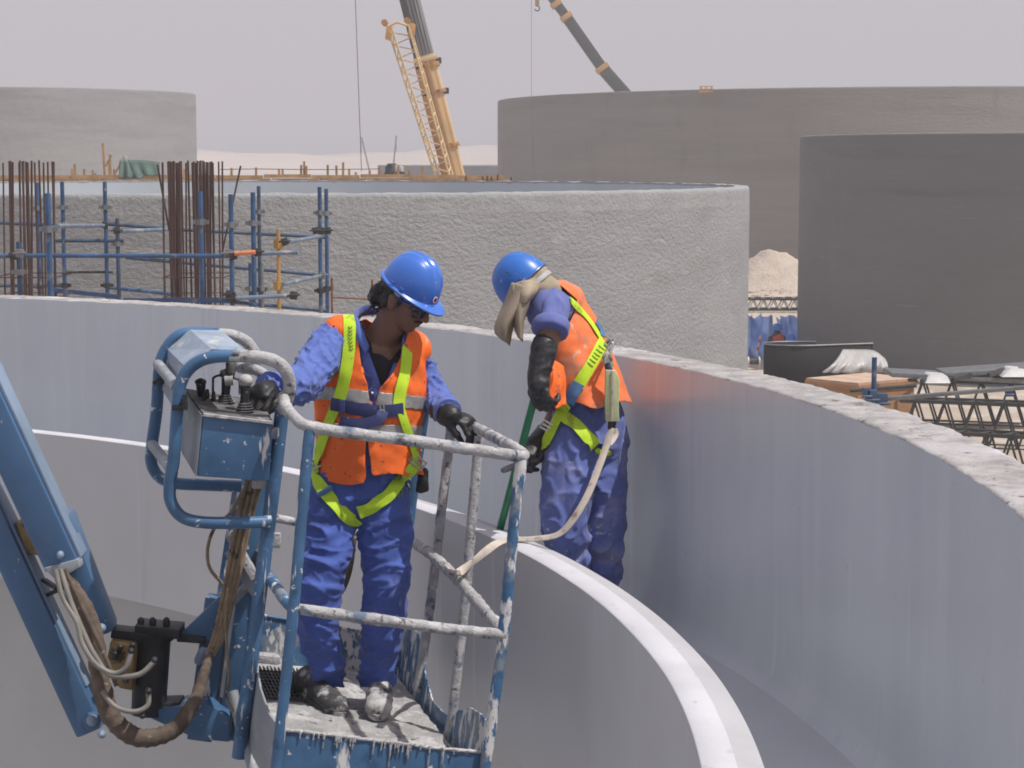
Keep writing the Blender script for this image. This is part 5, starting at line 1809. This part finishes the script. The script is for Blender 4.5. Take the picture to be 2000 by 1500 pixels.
    # waist hidden under the vest; fly seam
    ribbon('fly_seam', [(697, 945), (699, 975), (697, 1000)], .008, 'trou', trou, .003, .002, [t_tr], 4)

    # ---- vest
    mb = MB()
    mb.cap_tube(PP((740, 680, 7.0), (726, 740, 6.99), (719, 800, 6.985), (716, 860, 6.98), (722, 925, 6.98), (726, 950, 6.98)), [(.172, .125), (.202, .14), (.205, .142), (.19, .137), (.194, .136), (.198, .138)], 26, (1, 0, -.06))
    mb.cap_tube(PP((664, 648, 6.99), (735, 668, 7.01), (806, 682, 7.03)), [.066, .088, .072], 16)
    me = blob(mb, .0075, 8)

    def vf(p, n):
        u, v = px(p)
        k = min(1, max(0, (v - 680) / 120))
        a = .011 * k * noise.noise(V((p.x * 14, p.y * 14, p.z * 3.2)))
        return a + .005 * noise.noise(V((p.x * 16 + p.z * 12, p.y * 12, p.z * 16))) + .002 * noise.noise(p * 34)
    displace(me, vf)
    opn = [(688, 540), (697, 612), (699, 660), (706, 720), (717, 750), (722, 785), (722, 800), (729, 800), (735, 785), (741, 760), (768, 730), (786, 690), (796, 655), (800, 540)]
    gap = [(716, 795), (714, 868), (713, 905), (717, 960), (731, 960), (724, 905), (719, 868), (721, 795)]

    def vg(p, n):
        u, v = px(p)
        # hem, dipping at the fronts
        hem = 932 + 7 * math.sin((u - 640) / 26.0) + (8 if 640 < u < 712 else 0) - (10 if u > 800 else 0)
        g = (v - hem) / 500
        if n.y < .6:
            g = max(g, -sd_poly((u, v), opn) / 500, -sd_poly((u, v), gap) / 500)
        g = max(g, .098 - (p - P(752, 634, 7.0)).length)
        # arm holes
        g = max(g, .052 - (p - P(632, 686, 6.9)).length, .03 - (p - P(850, 715, 7.08)).length)
        return g
    cut(me, vg)
    t_ve = bvh(me)

    # reflective bands: strips of the same surface standing proud
    def band(z_of_u, w, keep):
        m2 = me.copy()
        m2.materials.clear()
        for v_, o_ in zip(m2.vertices, me.vertices):
            v_.co = o_.co + o_.normal * .0035
        cut(m2, lambda p, n: max(abs(px(p)[1] - z_of_u(px(p)[0])) - w, keep(px(p)[0])) / 500)
        return m2
    vest = wear('vest', me, MT['vest'], body, .003)
    for fn in ((lambda u: 764 + (u - 600) * .105), (lambda u: 838 + (u - 600) * .03)):
        wear('reflective_band', band(fn, 13, lambda u: -1), MT['tape'], vest, .002)
    for path in (((700, 640), (706, 720), (718, 752), (722, 790)), ((792, 670), (770, 730), (743, 760), (734, 790))):
        ribbon('vest_binding', path, .01, 'vest', vest, .004, .003, [t_ve], 5)

    # ---- harness
    T = [t_ve, t_tr, t_sh]
    hr = MB().box(P(668, 795, 6.83), (.02, .012, .05)).build('harness', MT['webd'], body, bevel=.002)
    W1 = .046
    s1, p1, _ = ribbon('shoulder_strap', [(681, 607), (684, 632), (684, 670), (679, 715), (671, 755), (662, 785)], W1, 'web', hr, .008, .003, T)
    ribbon('shoulder_strap', [(790, 663), (793, 690), (789, 730), (781, 765), (777, 800)], W1 * .95, 'web', hr, .008, .003, T)
    ribbon('side_strap', [(657, 795), (645, 825), (632, 860), (622, 895), (618, 925)], W1 * .9, 'web', hr, .01, .003, T)
    ribbon('side_strap', [(780, 798), (788, 825), (797, 850), (806, 880), (812, 900)], W1 * .75, 'web', hr, .01, .003, T)
    ribbon('leg_strap', [(614, 920), (625, 945), (645, 975), (670, 1003), (692, 1016), (700, 1012)], W1, 'web', hr, .01, .003, T)
    ribbon('leg_strap', [(700, 1000), (725, 990), (755, 970), (785, 938), (812, 902)], W1, 'web', hr, .011, .003, T)
    ribbon('chest_strap', [(650, 789), (680, 794), (715, 801), (748, 803), (785, 798)], W1, 'webd', hr, .013, .003, T)
    c0 = onto(T, 700, 800)
    lp = [(748, 802), (742, 815), (722, 824), (695, 829), (668, 822)]
    pts = []
    for i, (u, v) in enumerate(lp):
        h = onto(T, u, v)
        pts.append((h[0] + h[1] * (.012 + .014 * math.sin(i / 4 * math.pi)), h[1]))
    ribbon('loose_strap_end', pts, W1 * .85, 'webd', hr, .006, .003)
    ribbon('strap_keeper', [(625, 968), (652, 950)], .02, 'webb', hr, .018, .003, T)
    ribbon('strap_keeper', [(776, 930), (794, 946)], .02, 'webb', hr, .018, .003, T)
    # printed maker's wording on the webbing: small slanted strokes
    for (u, v), d in (((686, 640), (.05, 1)), ((760, 975), (1, -.55))):
        for k in range(7):
            uu, vv = u + d[0] * k * 7, v + d[1] * k * 7
            nx, ny = -d[1], d[0]
            ribbon('strap_print', [(uu - nx * 4, vv - ny * 4), (uu + d[0] * 4, vv + d[1] * 4), (uu + nx * 4, vv + ny * 4)], .004, 'boom' if 0 else 'webp', hr, .0125, .001, T, 3, sm=0)
    # buckles
    for (u, v, ang, w) in ((620, 912, .5, .05), (809, 903, -.7, .055), (747, 800, .1, .012)):
        h = onto(T, u, v)
        if h:
            R3 = axes(V((math.cos(ang), 0, math.sin(ang))), h[1])
            c = h[0] + h[1] * .018
            q = MB()
            a = .032
            b_ = .02
            ring = [c + R3 @ V((x * w / 2 + 0, y * b_, 0)) for x, y in ((-1, -1), (1, -1), (1, 1), (-1, 1), (-1, -1))]
            q.tube(ring, .004, 6)
            q.tube([c + R3 @ V((-w / 2, 0, 0)), c + R3 @ V((w / 2, 0, 0))], .004, 6)
            q.build('buckle', MT['chrome'], hr)
    # spare glove hanging behind the hip
    mbg = MB()
    mbg.cap_tube(PP((826, 920, 7.0), (826, 945, 7.0)), [(.022, .015), (.02, .014)], 10, (1, 0, 0))
    for k in range(4):
        mbg.cap_tube(PP((818 + 5 * k, 942, 7.0), (816 + 6 * k, 960 - 2 * abs(k - 1), 7.0)), .009, 8)
    wear('spare_glove', blob(mbg, .004, 4), MT['glov'], body)

    # ---- gloves
    glove('glove', P(532, 762, 6.45), P(486, 776, 6.29) - P(532, 762, 6.45), V((.15, -.35, 1)), (1.0, 1.15, .7), [(.06, .045, -.03), (.075, .03, -.05)], body, 1, cuff=[(P(545, 758, 6.5), .04), (P(532, 762, 6.45), .038), (P(515, 768, 6.38), .042)], scale=1.12)
    glove('glove', P(866, 806, 6.86), V((.95, -.32, -.30)), V((.25, -.3, 1)), ((.75, .75, .4), (.7, .85, .4), (.65, .9, .45), (.6, .95, .5)), [(.075, .04, -.04), (.09, .022, -.065)], body, -1,
          cuff=[(P(856, 800, 6.9), .038), (P(866, 806, 6.86), .037), (P(880, 812, 6.82), .042)], scale=1.1)
    # ---- boots
    fu = (P(1018, 893, 6.18) - P(946, 1510, 6.12)).normalized()
    boot('boot', P(585, 1352, 7.08), P(668, 1404, 6.82), 'boot', body, P(640, 1300, 7.03), fu, 'boot')
    boot('boot', P(742, 1355, 7.1), P(736, 1408, 6.79), 'boot2', body, P(738, 1298, 7.05), fu, 'boot2')

    # ---- helmet, glasses, hair
    up = M3 @ V((0, 0, 1))
    hm = helmet('helmet', rotm((.80, -.42, -.58), (.16, -.12, 1)), hc + M3 @ V((0, -.002, .047)), 'helm', body, peak=.042)
    # round sticker on the front
    Mh = rotm((.80, -.42, -.58), (.16, -.12, 1))
    hcw = hc + M3 @ V((0, -.002, .047))
    sc = hcw + Mh @ (V((.02, .1365, .028)) * .83)
    nrm = (Mh @ V((.1, 1, .25))).normalized()
    tx = axes(nrm.orthogonal(), nrm)
    for r, m_, o_ in ((.0125, 'stud', .001), (.009, 'red', .002), (.005, 'lens', .003)):
        MB().prism([sc + nrm * o_ + tx @ V((r * math.cos(a), r * math.sin(a), 0)) for a in [k * math.pi / 8 for k in range(16)]], nrm * .001).build('sticker', MT[m_], hm)

    def W(p):
        return hc + M3 @ (V(p) * .95)
    gl = MB()
    for sx in (-1, 1):
        lens = [(sx * .006, .100, .014), (sx * .03, .094, .02), (sx * .056, .076, .016), (sx * .062, .066, -.004), (sx * .052, .08, -.03), (sx * .026, .095, -.036), (sx * .01, .101, -.018)]
        cen = V((sx * .034, .096, -.004))
        v = [W(cen)] + [W(q) for q in lens]
        gl.add(v, [(0, k, k % 7 + 1) for k in range(1, 8)])
    gl = gl.build('sunglasses', MT['lens'], body, sharp=60)
    gl.modifiers.new('t', 'SOLIDIFY').thickness = .003
    fr = [W((-.062, .068, .016)), W((-.034, .094, .024)), W((0, .102, .018)), W((.034, .094, .024)), W((.062, .068, .016))]
    MB().tube(spline(fr, 4), .0042, 8).build('frame', MT['gfrm'], gl)
    for sx in (-1, 1):
        MB().tube([W((sx * .062, .068, .014)), W((sx * .078, .03, .012)), W((sx * .083, -.005, .01))], [.0065, .005, .004], 6).build('temple', MT['gfrm'], gl)
    # hair: thick locks at the nape and temples under the helmet
    mbh = MB()
    mbh.ell(W((0, -.028, .02)), (.081, .09, .07), M3, 20, 12)
    mbh.ell(W((0, -.07, -.02)), (.07, .045, .055), M3, 16, 12)
    mbh.ell(W((0, -.1, -.05)), (.058, .036, .036), M3, 16, 12)
    mbh.ell(W((.03, -.1, -.035)), (.045, .035, .04), M3, 16, 12)
    mbh.ell(W((.074, -.04, -.02)), (.014, .022, .035), M3, 12, 10)
    mbh.ell(W((-.074, -.04, -.02)), (.014, .022, .035), M3, 12, 10)
    for sx in (-1, 1):
        mbh.cap_tube([W((sx * .075, .02, .02)), W((sx * .077, .018, -.015))], [.012, .006], 8)
    me = blob(mbh, .005, 3)
    displace(me, lambda p, n: .009 * noise.noise(p * 38) + .005 * noise.noise(p * 80))
    hairo = wear('hair', me, MT['hair'], body)
    rnd = random.Random(3)
    mbl = MB()
    for k in range(170):
        a = rnd.uniform(-1.5, 1.5)
        zz = rnd.uniform(-.085, .02)
        b0 = V((.078 * math.sin(a) * (1 - .12 * rnd.random()), -.03 - .075 * math.cos(a), zz))
        o = V((b0.x, b0.y * 1.0, 0)).normalized()
        e = b0 + o * rnd.uniform(.008, .024) + V((0, 0, rnd.uniform(-.03, .012)))
        mbl.cap_tube([W(b0), W(b0.lerp(e, .5) + V((0, 0, .006))), W(e)], [.004, .003, .0012], 5)
    mbl.build('hair_lock', MT['hair'], hairo)
    # stubble-dark moustache and brow
    MB().cap_tube([W((-.024, .086, -.05)), W((0, .1, -.048)), W((.024, .086, -.05))], .005, 6).build('moustache', MT['hair'], body)


MT['webp'] = mat('dark_strap_print', (.16, .24, .03), .8)
worker_front()


# ------------------------------------------------------------------ the worker standing in the channel
def worker_channel():
    hc = P(1036, 568, 7.26)
    M3 = rotm((-.72, .30, -.66), (-.45, .1, 1))
    mb = MB()
    head_shapes(mb, M3, hc, .86)
    mb.cap_tube([hc + M3 @ V((0, -.03, -.04)), P(1060, 582, 7.32), P(1085, 600, 7.36)], [.055, .058, .07], 14)
    mb.cap_tube(PP((1075, 600, 7.24), (1092, 600, 7.38), (1102, 596, 7.5)), [.05, .055, .045], 14)
    mb.cap_tube(PP((1086, 606, 7.38), (1120, 680, 7.42), (1142, 770, 7.44), (1150, 830, 7.45)), [(.13, .055), (.14, .075), (.13, .085), (.14, .1)], 18, (.45, .9, 0))
    mb.cap_tube(PP((1072, 598, 7.22), (1074, 650, 7.09), (1066, 680, 7.07), (1052, 735, 7.03)), [.045, .046, .042, .03], 12)
    mb.cap_tube(PP((1104, 606, 7.5), (1112, 740, 7.5), (1062, 860, 7.38)), [.042, .036, .03], 12)
    mb.cap_tube(PP((1122, 850, 7.38), (1108, 940, 7.34), (1102, 1020, 7.3), (1112, 1100, 7.35), (1130, 1190, 7.42)), [.06, .055, .045, .04, .035], 12)
    mb.cap_tube(PP((1170, 850, 7.5), (1173, 940, 7.48), (1175, 1030, 7.47), (1175, 1110, 7.51), (1172, 1190, 7.54)), [.06, .055, .045, .04, .035], 12)
    body = wear('person', blob(mb, .006, 5), MT['skin'], None)
    tag(body, 'stooping worker in blue helmet and khaki neck cloth standing in the channel, back turned', 'person')

    # ---- shirt
    mb = MB()
    mb.cap_tube(PP((1084, 606, 7.38), (1118, 680, 7.42), (1136, 760, 7.44)), [(.15, .075), (.16, .098), (.165, .115)], 20, (.45, .9, 0))
    mb.cap_tube(PP((1074, 598, 7.24), (1094, 596, 7.38), (1104, 592, 7.52)), [.072, .072, .058], 16)
    mb.cap_tube(PP((1068, 598, 7.22), (1076, 616, 7.16), (1080, 626, 7.12)), [.084, .074, .056], 16)
    mb.cap_tube(PP((1104, 604, 7.5), (1118, 660, 7.52)), [.062, .06], 14)
    mb.cap_tube(PP((1050, 582, 7.3), (1075, 588, 7.34)), [.062, .075], 14)
    me = blob(mb, .0075, 7)
    displace(me, lambda p, n: .006 * noise.noise(V((p.x * 14, p.y * 12, p.z * 9))) + .011 * max(0, 1 - 4 * abs(noise.noise(V((p.x * 13 - p.z * 5, p.y * 9, p.z * 7 + p.x * 4))))) - .004)
    shirt = wear('shirt', me, MT['shirt2'], body)
    t_sh = bvh(me)
    # rolled sleeve end
    a, b = P(1079, 627, 7.11), P(1076, 646, 7.085)
    MB().tube([a, a.lerp(b, .3), b, b + (b - a) * .25], [.06, .067, .068, .062], 26, rough=.14, rs=18).build('rolled_cuff', MT['shirt2'], shirt, sharp=80)

    # ---- trousers
    mb = MB()
    mb.cap_tube(PP((1142, 760, 7.44), (1148, 810, 7.45), (1150, 850, 7.45)), [(.15, .115), (.16, .13), (.16, .135)], 22, (.45, .9, 0))
    mb.cap_tube(PP((1122, 850, 7.37), (1108, 940, 7.32), (1102, 1020, 7.28), (1112, 1100, 7.33), (1130, 1190, 7.42)), [.115, .106, .092, .08, .064], 18)
    mb.cap_tube(PP((1172, 850, 7.5), (1174, 940, 7.47), (1176, 1030, 7.45), (1176, 1110, 7.5), (1172, 1190, 7.54)), [.11, .1, .086, .074, .06], 18)
    me = blob(mb, .0062, 8)

    def tf(p, n):
        u, v = px(p)
        e = noise.noise(V((p.x * 6, p.y * 6, p.z * 4)))
        k = .9 * math.exp(-((v - 1080) / 60.0) ** 2) + .25
        w = .0055 * k * math.sin((v - (u - 1120) * .3) / 9.0 + 5 * e) if u > 1105 else .003 * math.sin(v / 22.0 + 4 * e)
        w += .006 * noise.noise(V((p.x * 12, p.y * 12, p.z * 3.5)))
        for (fx, fz, am, ph) in ((9, 5, .01, 0), (14, 13, .006, 4)):
            q = noise.noise(V((p.x * fx + p.z * fz * .4, p.y * fx + ph, p.z * fz - p.x * fz * .3)))
            w += am * max(0, 1 - 4.5 * abs(q)) ** 1.5
        w -= .003
        return w
    displace(me, tf)
    trou = wear('trousers', me, MT['trou2'], body)
    t_tr = bvh(me)

    # ---- vest: open hem flaring at the right
    mb = MB()
    mb.cap_tube(PP((1084, 604, 7.38), (1108, 650, 7.41), (1130, 705, 7.42), (1144, 760, 7.43), (1150, 800, 7.43), (1152, 815, 7.43)), [(.175, .09), (.186, .105), (.192, .12), (.2, .14), (.212, .16), (.218, .168)], 26, (.42, .9, 0))
    mb.cap_tube(PP((1084, 592, 7.27), (1098, 592, 7.39), (1108, 586, 7.5)), [.066, .078, .07], 16)
    me = blob(mb, .0075, 8)

    def vf(p, n):
        u, v = px(p)
        k = min(1, max(0, (v - 660) / 110))
        return .02 * k * noise.noise(V((p.x * 11, p.y * 11, p.z * 2.5))) + .006 * noise.noise(V((p.x * 15, p.y * 12, p.z * 15))) + .002 * noise.noise(p * 34)
    displace(me, vf)

    def vg(p, n):
        u, v = px(p)
        hem = 792 + 6 * math.sin(u / 14.0) - max(0, u - 1200) * .2
        g = (v - hem) / 500
        if n.y < .35:
            g = max(g, -sd_poly((u, v), [(1030, 520), (1100, 560), (1128, 586), (1122, 612), (1108, 640), (1040, 665)]) / 500)
        g = max(g, .094 - (p - P(1062, 622, 7.16)).length)
        g = max(g, .09 - (p - P(1050, 570, 7.3)).length)
        return g
    cut(me, vg)
    vest = wear('vest', me, MT['vest2'], body, .003)
    t_ve = bvh(me)
    # loose front flap blowing out under the arm
    fl = [[(1066, 700, 7.17), (1084, 705, 7.19), (1100, 715, 7.2)], [(1075, 740, 7.14), (1088, 742, 7.15), (1105, 745, 7.19)], [(1062, 772, 7.13), (1080, 775, 7.12), (1105, 772, 7.18)], [(1050, 784, 7.15), (1068, 792, 7.1), (1088, 797, 7.11), (1106, 790, 7.17)]]
    rows = []
    for r in fl:
        s = spline(PP(*r), 8)
        rows.append([s[int(i * (len(s) - 1) / 16)] for i in range(17)])
    cols = [spline([rows[j][i] for j in range(4)], 6) for i in range(17)]
    v, f = [], []
    m_ = len(cols[0])
    for i, c in enumerate(cols):
        for j, p in enumerate(c):
            v.append(p + V((0, .018 * math.sin(i * .9 + j * .1) * j / m_, 0)))
    for i in range(16):
        for j in range(m_ - 1):
            f.append((i * m_ + j, (i + 1) * m_ + j, (i + 1) * m_ + j + 1, i * m_ + j + 1))
    o = MB().add(v, f).build('vest_flap', MT['vest'], vest, sharp=180)
    o.modifiers.new('t', 'SOLIDIFY').thickness = .003

    # ---- harness on the back
    T = [t_ve, t_tr, t_sh]
    dr = onto(T, 1186, 672) or onto(T, 1178, 676)
    hr = MB().box(dr[0] + dr[1] * .008, (.04, .012, .035), axes((1, 0, .3), dr[1])).build('harness', MT['webd'], body, bevel=.002)
    W1 = .047
    ribbon('back_strap', [(1112, 588), (1127, 602), (1143, 620), (1158, 640), (1172, 664)], .03, 'web', hr, .008, .003, T)
    ribbon('back_strap', [(1176, 668), (1164, 690), (1150, 716), (1136, 740), (1128, 755)], W1, 'web', hr, .009, .003, T)
    ribbon('back_strap', [(1130, 748), (1120, 768), (1112, 786)], W1, 'webb', hr, .012, .003, T)
    ribbon('back_strap', [(1112, 784), (1098, 808), (1085, 835), (1072, 860), (1066, 880)], W1, 'web', hr, .014, .003, T)
    ribbon('leg_strap', [(1098, 806), (1112, 822), (1130, 840), (1146, 856), (1158, 868)], W1, 'web', hr, .02, .003, T)
    ribbon('leg_strap', [(1158, 868), (1170, 874), (1186, 876)], W1 * .8, 'webd', hr, .012, .003, T)
    ribbon('leg_strap', [(1160, 874), (1176, 886), (1190, 880)], .02, 'web', hr, .014, .003, T)
    ribbon('shoulder_patch', [(1160, 630), (1170, 646), (1174, 660)], .035, 'webb', hr, .013, .003, T)
    for k in range(6):
        u, v = 1170 - 4.2 * k, 680 + 6.5 * k
        ribbon('strap_print', [(u - 5, v - 3), (u + 1, v + 2), (u + 5, v + 4)], .004, 'webp', hr, .0135, .001, T, 3, sm=0)
    for (u, v, ang, w, h_) in ((1080, 838, -.55, .06, .03), (1180, 676, 1.0, .03, .04)):
        h = onto(T, u, v)
        R3 = axes(V((math.cos(ang), .2, math.sin(ang))), h[1])
        c = h[0] + h[1] * .022
        q = MB()
        ring = [c + R3 @ V((x * w / 2, y * h_ / 2, 0)) for x, y in ((-1, -1), (1, -1), (1, 1), (-1, 1), (-1, -1))]
        q.tube(ring, .0045, 6)
        q.tube([c + R3 @ V((-w / 2, 0, 0)), c + R3 @ V((w / 2, 0, 0))], .004, 6)
        q.build('buckle', MT['chrome'], hr)

    # ---- gloves: long gauntlet on the near arm, far hand on the pole
    wr = P(1050, 738, 7.03)
    glove('gauntlet', wr, P(1056, 775, 7.01) - wr, V((-.6, -.8, .1)), (1.0, 1.1, .6), [(.065, .045, -.028), (.09, .03, -.045)], body, -1,
          cuff=[(P(1063, 676, 7.07), .05), (P(1062, 690, 7.065), .05), (P(1056, 712, 7.05), .046), (wr, .04), (P(1052, 752, 7.02), .042)], scale=1.05)
    wr = P(1052, 862, 7.36)
    glove('gauntlet', wr, P(1015, 892, 7.27) - wr, V((-.2, -.5, .8)), (.95, 1.1, .6), [(.065, .045, -.028), (.09, .03, -.045)], body, 1,
          cuff=[(P(1082, 838, 7.45), .05), (P(1066, 850, 7.41), .048), (wr, .042), (P(1040, 874, 7.33), .04)], scale=1.05)
    # ---- boots in the channel
    boot('boot', V((P(1132, 1200, 7.46).x, 7.46, ZF + .012)), V((P(1100, 1210, 7.28).x - .06, 7.33, ZF + .012)), 'boot', body, P(1130, 1150, 7.42))
    boot('boot', V((P(1175, 1195, 7.58).x, 7.56, ZF + .012)), V((P(1150, 1200, 7.45).x - .06, 7.47, ZF + .012)), 'boot', body, P(1173, 1150, 7.53))

    # ---- helmet and head cloth
    Mh = rotm((-.66, .28, -.72), (-.62, .1, 1))
    helmet('helmet', Mh, hc + Mh @ V((0, .0, .038)), 'helm2', body, peak=.035, band=False, k0=.79)
    mb = MB()

    def Wd(p):
        return hc + M3 @ V(p)
    mb.ell(Wd((0, -.018, .025)), (.072, .085, .08), M3, 20, 14)
    mb.ell(Wd((0, -.05, -.03)), (.066, .056, .055), M3, 20, 14)
    mb.cap_tube(PP((1032, 560, 7.2), (1045, 566, 7.22), (1066, 572, 7.28), (1085, 574, 7.36)), [.044, .052, .056, .046], 14)
    me = blob(mb, .006, 6)
    displace(me, lambda p, n: .006 * noise.noise(V((p.x * 14, p.y * 14, p.z * 26))) + .003 * noise.noise(p * 40))
    cloth = wear('head_cloth', me, MT['khaki'], body)
    # hanging tails of the cloth
    for rows in ([[(1000, 552, 7.18), (1018, 556, 7.13), (1038, 566, 7.12)], [(986, 590, 7.17), (1006, 594, 7.11), (1030, 592, 7.14)], [(968, 634, 7.16), (984, 640, 7.1), (1004, 632, 7.14)], [(968, 652, 7.16), (982, 664, 7.12), (995, 676, 7.13)]],
                 [[(1010, 570, 7.12), (1022, 574, 7.11), (1036, 580, 7.13)], [(1000, 600, 7.13), (1014, 602, 7.1), (1030, 602, 7.13)], [(1003, 630, 7.13), (1013, 632, 7.1), (1022, 630, 7.12)], [(1009, 650, 7.13), (1015, 662, 7.11), (1020, 668, 7.12)]],
                 [[(1000, 556, 7.17), (1030, 548, 7.14), (1060, 552, 7.2)], [(1002, 575, 7.14), (1028, 572, 7.1), (1050, 570, 7.16)], [(1006, 592, 7.14), (1022, 592, 7.1), (1036, 588, 7.15)]]):
        rs_ = []
        for r in rows:
            s = spline(PP(*r), 8)
            rs_.append([s[int(i * (len(s) - 1) / 14)] for i in range(15)])
        cols = [spline([q[i] for q in rs_], 7) for i in range(15)]
        v, f = [], []
        m_ = len(cols[0])
        for i, c in enumerate(cols):
            for j, p in enumerate(c):
                v.append(p + V((0, .008 * math.sin(i * .45 + j * .09), 0)))
        for i in range(14):
            for j in range(m_ - 1):
                f.append((i * m_ + j, (i + 1) * m_ + j, (i + 1) * m_ + j + 1, i * m_ + j + 1))
        o = MB().add(v, f).build('cloth_tail', MT['khaki'], cloth, sharp=180)
        o.modifiers.new('t', 'SOLIDIFY').thickness = .004
    # grey head band over the cloth
    pts = []
    for k in range(33):
        a = math.radians(-185 + k * 190 / 32)
        pts.append((hc + Mh @ V((.085 * math.cos(a), .1 * math.sin(a), -.002)), (Mh @ V((math.cos(a), math.sin(a), .1))).normalized()))
    ribbon('helmet_strap', pts, .02, 'band', cloth, .004, .004, None, 2)

    # ---- green pole
    a, b = P(1052, 745, 7.0), P(952, 1128, 7.53)
    b.z = max(b.z, ZF + .03)
    po = MB().cap_tube([a, a.lerp(b, .5), b], .0145, 12).build('green_pole', MT['pole'], None)
    tag(po, 'long green pole held by the stooping worker, its lower end in the channel', 'pole')
    q = P(1022, 895, 7.22)
    tr = MB().cap_tube([P(1026, 903, 7.22), P(1000, 912, 7.19), P(984, 918, 7.17)], [.014, .013, .012], 12).build('trowel_handle', MT['grey'], None)
    tag(tr, 'short grey tool handle poking out of the stooping worker\'s lower glove', 'tool')

    # ---- lanyard
    root = thing('lanyard', 'shock-absorbing lanyard running from the stooping worker\'s back to the basket', 'lanyard', P(1195, 830, 7.3))
    hp = dr[0] + dr[1] * .03
    ys_ = [h[0].y for h in (onto(T, u, v) for u, v in ((1183, 730), (1195, 745), (1205, 770), (1184, 780), (1200, 790), (1190, 815), (1205, 820), (1183, 760))) if h]
    Yl = min([hp.y - .015] + [y - .03 for y in ys_])
    hook = spline([hp, P(1183, 690, Yl), P(1178, 700, Yl), P(1184, 712, Yl), P(1194, 706, Yl), P(1192, 690, Yl), hp], 5)
    MB().tube(hook, .0055, 8).build('snap_hook', MT['chrome'], root)
    MB().prism([P(1178, 690, Yl - .006), P(1188, 686, Yl - .006), P(1200, 712, Yl - .006), P(1192, 722, Yl - .006), P(1182, 716, Yl - .006)], (0, .012, 0)).build('hook_body', MT['pack'], root, bevel=.003)
    MB().cap_tube(PP((1187, 714, Yl), (1190, 726, Yl)), [.013, .014], 10).build('thimble', MT['webd'], root)
    MB().prism(PP((1182, 722, Yl - .02), (1203, 724, Yl - .02), (1210, 742, Yl - .02), (1209, 800, Yl - .02), (1210, 824, Yl - .02), (1183, 824, Yl - .02), (1181, 790, Yl - .02), (1182, 740, Yl - .02)), (0, .035, 0)).build('shock_pack', MT['pack'], root, bevel=.006)
    MB().prism(PP((1194, 724, Yl - .024), (1197, 724, Yl - .024), (1198, 822, Yl - .024), (1194, 822, Yl - .024)), (0, .004, 0)).build('pack_seam', MT['lany'], root)
    MB().cap_tube(PP((1196, 822, Yl), (1194, 838, Yl)), [.016, .014], 10).build('thimble', MT['rubb'], root)
    pts = [P(1194, 836, Yl - .01), P(1184, 870, 7.2), P(1168, 915, 7.12), P(1148, 965, 7.05), P(1122, 1010, 7.02), P(1092, 1042, 7.03), P(1050, 1051, 7.06), P(1000, 1053, 7.08), P(972, 1060, 7.02), P(945, 1080, 6.9), P(920, 1102, 6.75), P(896, 1118, 6.62)]
    nr = [V((-.6, -.8, .2)), V((-.6, -.8, .3)), V((-.5, -.8, .4)), V((-.5, -.7, .5)), V((-.3, -.7, .7)), V((0, -.6, .9)), V((0, -.5, .9)), V((0, -.4, 1)), V((.1, -.7, .7)), V((.4, -.9, .1)), V((.5, -.9, -.1)), V((.2, -.8, .5))]
    for k in range(len(pts)):
        if pts[k].y < 7.19 and (pts[k].xy - V(TC)).length > 6.37 and pts[k].z < ZL + .012:
            pts[k].z = ZL + .012
    sl, p3, _ = ribbon('strap', list(zip(pts, nr)), .029, 'lany', root, 0, .004, None, 7, sm=1)
    # second leg of the split end near the pack
    ribbon('strap_end', [(P(1200, 838, Yl), V((-.3, -.9, .1))), (P(1203, 850, Yl - .01), V((-.3, -.9, .1))), (P(1190, 868, 7.2), V((-.3, -.9, .1)))], .02, 'lany', root, 0, .004, None, 5)
    # end wound round the basket rail
    e = p3[-1]
    lp = spline([e, P(880, 1115, 6.84), P(872, 1108, 6.94), P(884, 1128, 6.9), e], 5)
    MB().tube(lp, .008, 8).build('end_loop', MT['lany'], root)


worker_channel()


# ------------------------------------------------------------------ two far workers by the blue tarps
def far_person(u, v, Y, lab, crouch=False):
    h = P(u, v, Y)
    g = 0.0
    H = h.z
    mb = MB()
    mb.ell((h.x, Y, H - .12), (.09, .1, .12))
    mb.cap_tube([V((h.x, Y, H - .25)), V((h.x + .05, Y, H - .5)), V((h.x + .05, Y, H - .8))], [.15, .2, .17], 12)
    if not crouch:
        for s in (-.1, .1):
            mb.cap_tube([V((h.x + s, Y, H - .8)), V((h.x + s, Y - .05, (H - .8) / 2)), V((h.x + s, Y, .06))], [.1, .08, .06], 10)
    else:
        for s in (-.12, .12):
            mb.cap_tube([V((h.x + s, Y, max(.15, H - .85))), V((h.x + s, Y - .35, max(.25, H - .6))), V((h.x + s, Y - .25, .06))], [.1, .08, .06], 10)
    for s in (-1, 1):
        mb.cap_tube([V((h.x + .2 * s, Y, H - .33)), V((h.x + .27 * s, Y - .08, H - .58)), V((h.x + .2 * s, Y - .25, H - .75))], [.07, .055, .045], 8)
    b = wear('person', blob(mb, .03, 3), MT['glov'], None)
    tag(b, lab, 'person')
    v, f = revolve((h.x, Y), [(.17, H - .1), (.15, H - .07), (.14, H), (.1, H + .07), (.04, H + .1), (.001, H + .105)], 18)
    MB().add(v, f).build('helmet', MT['helm2'], b)
    mb2 = MB().cap_tube([V((h.x + .03, Y, H - .34)), V((h.x + .05, Y, H - .7))], [.19, .215], 12)
    wear('vest', blob(mb2, .03, 3), MT['red'], b)


far_person(1518, 638, 57.5, 'small far worker with a blue helmet beside the blue tarp')
far_person(1545, 659, 56.5, 'dark-capped far worker crouching low beside the blue tarp', True)
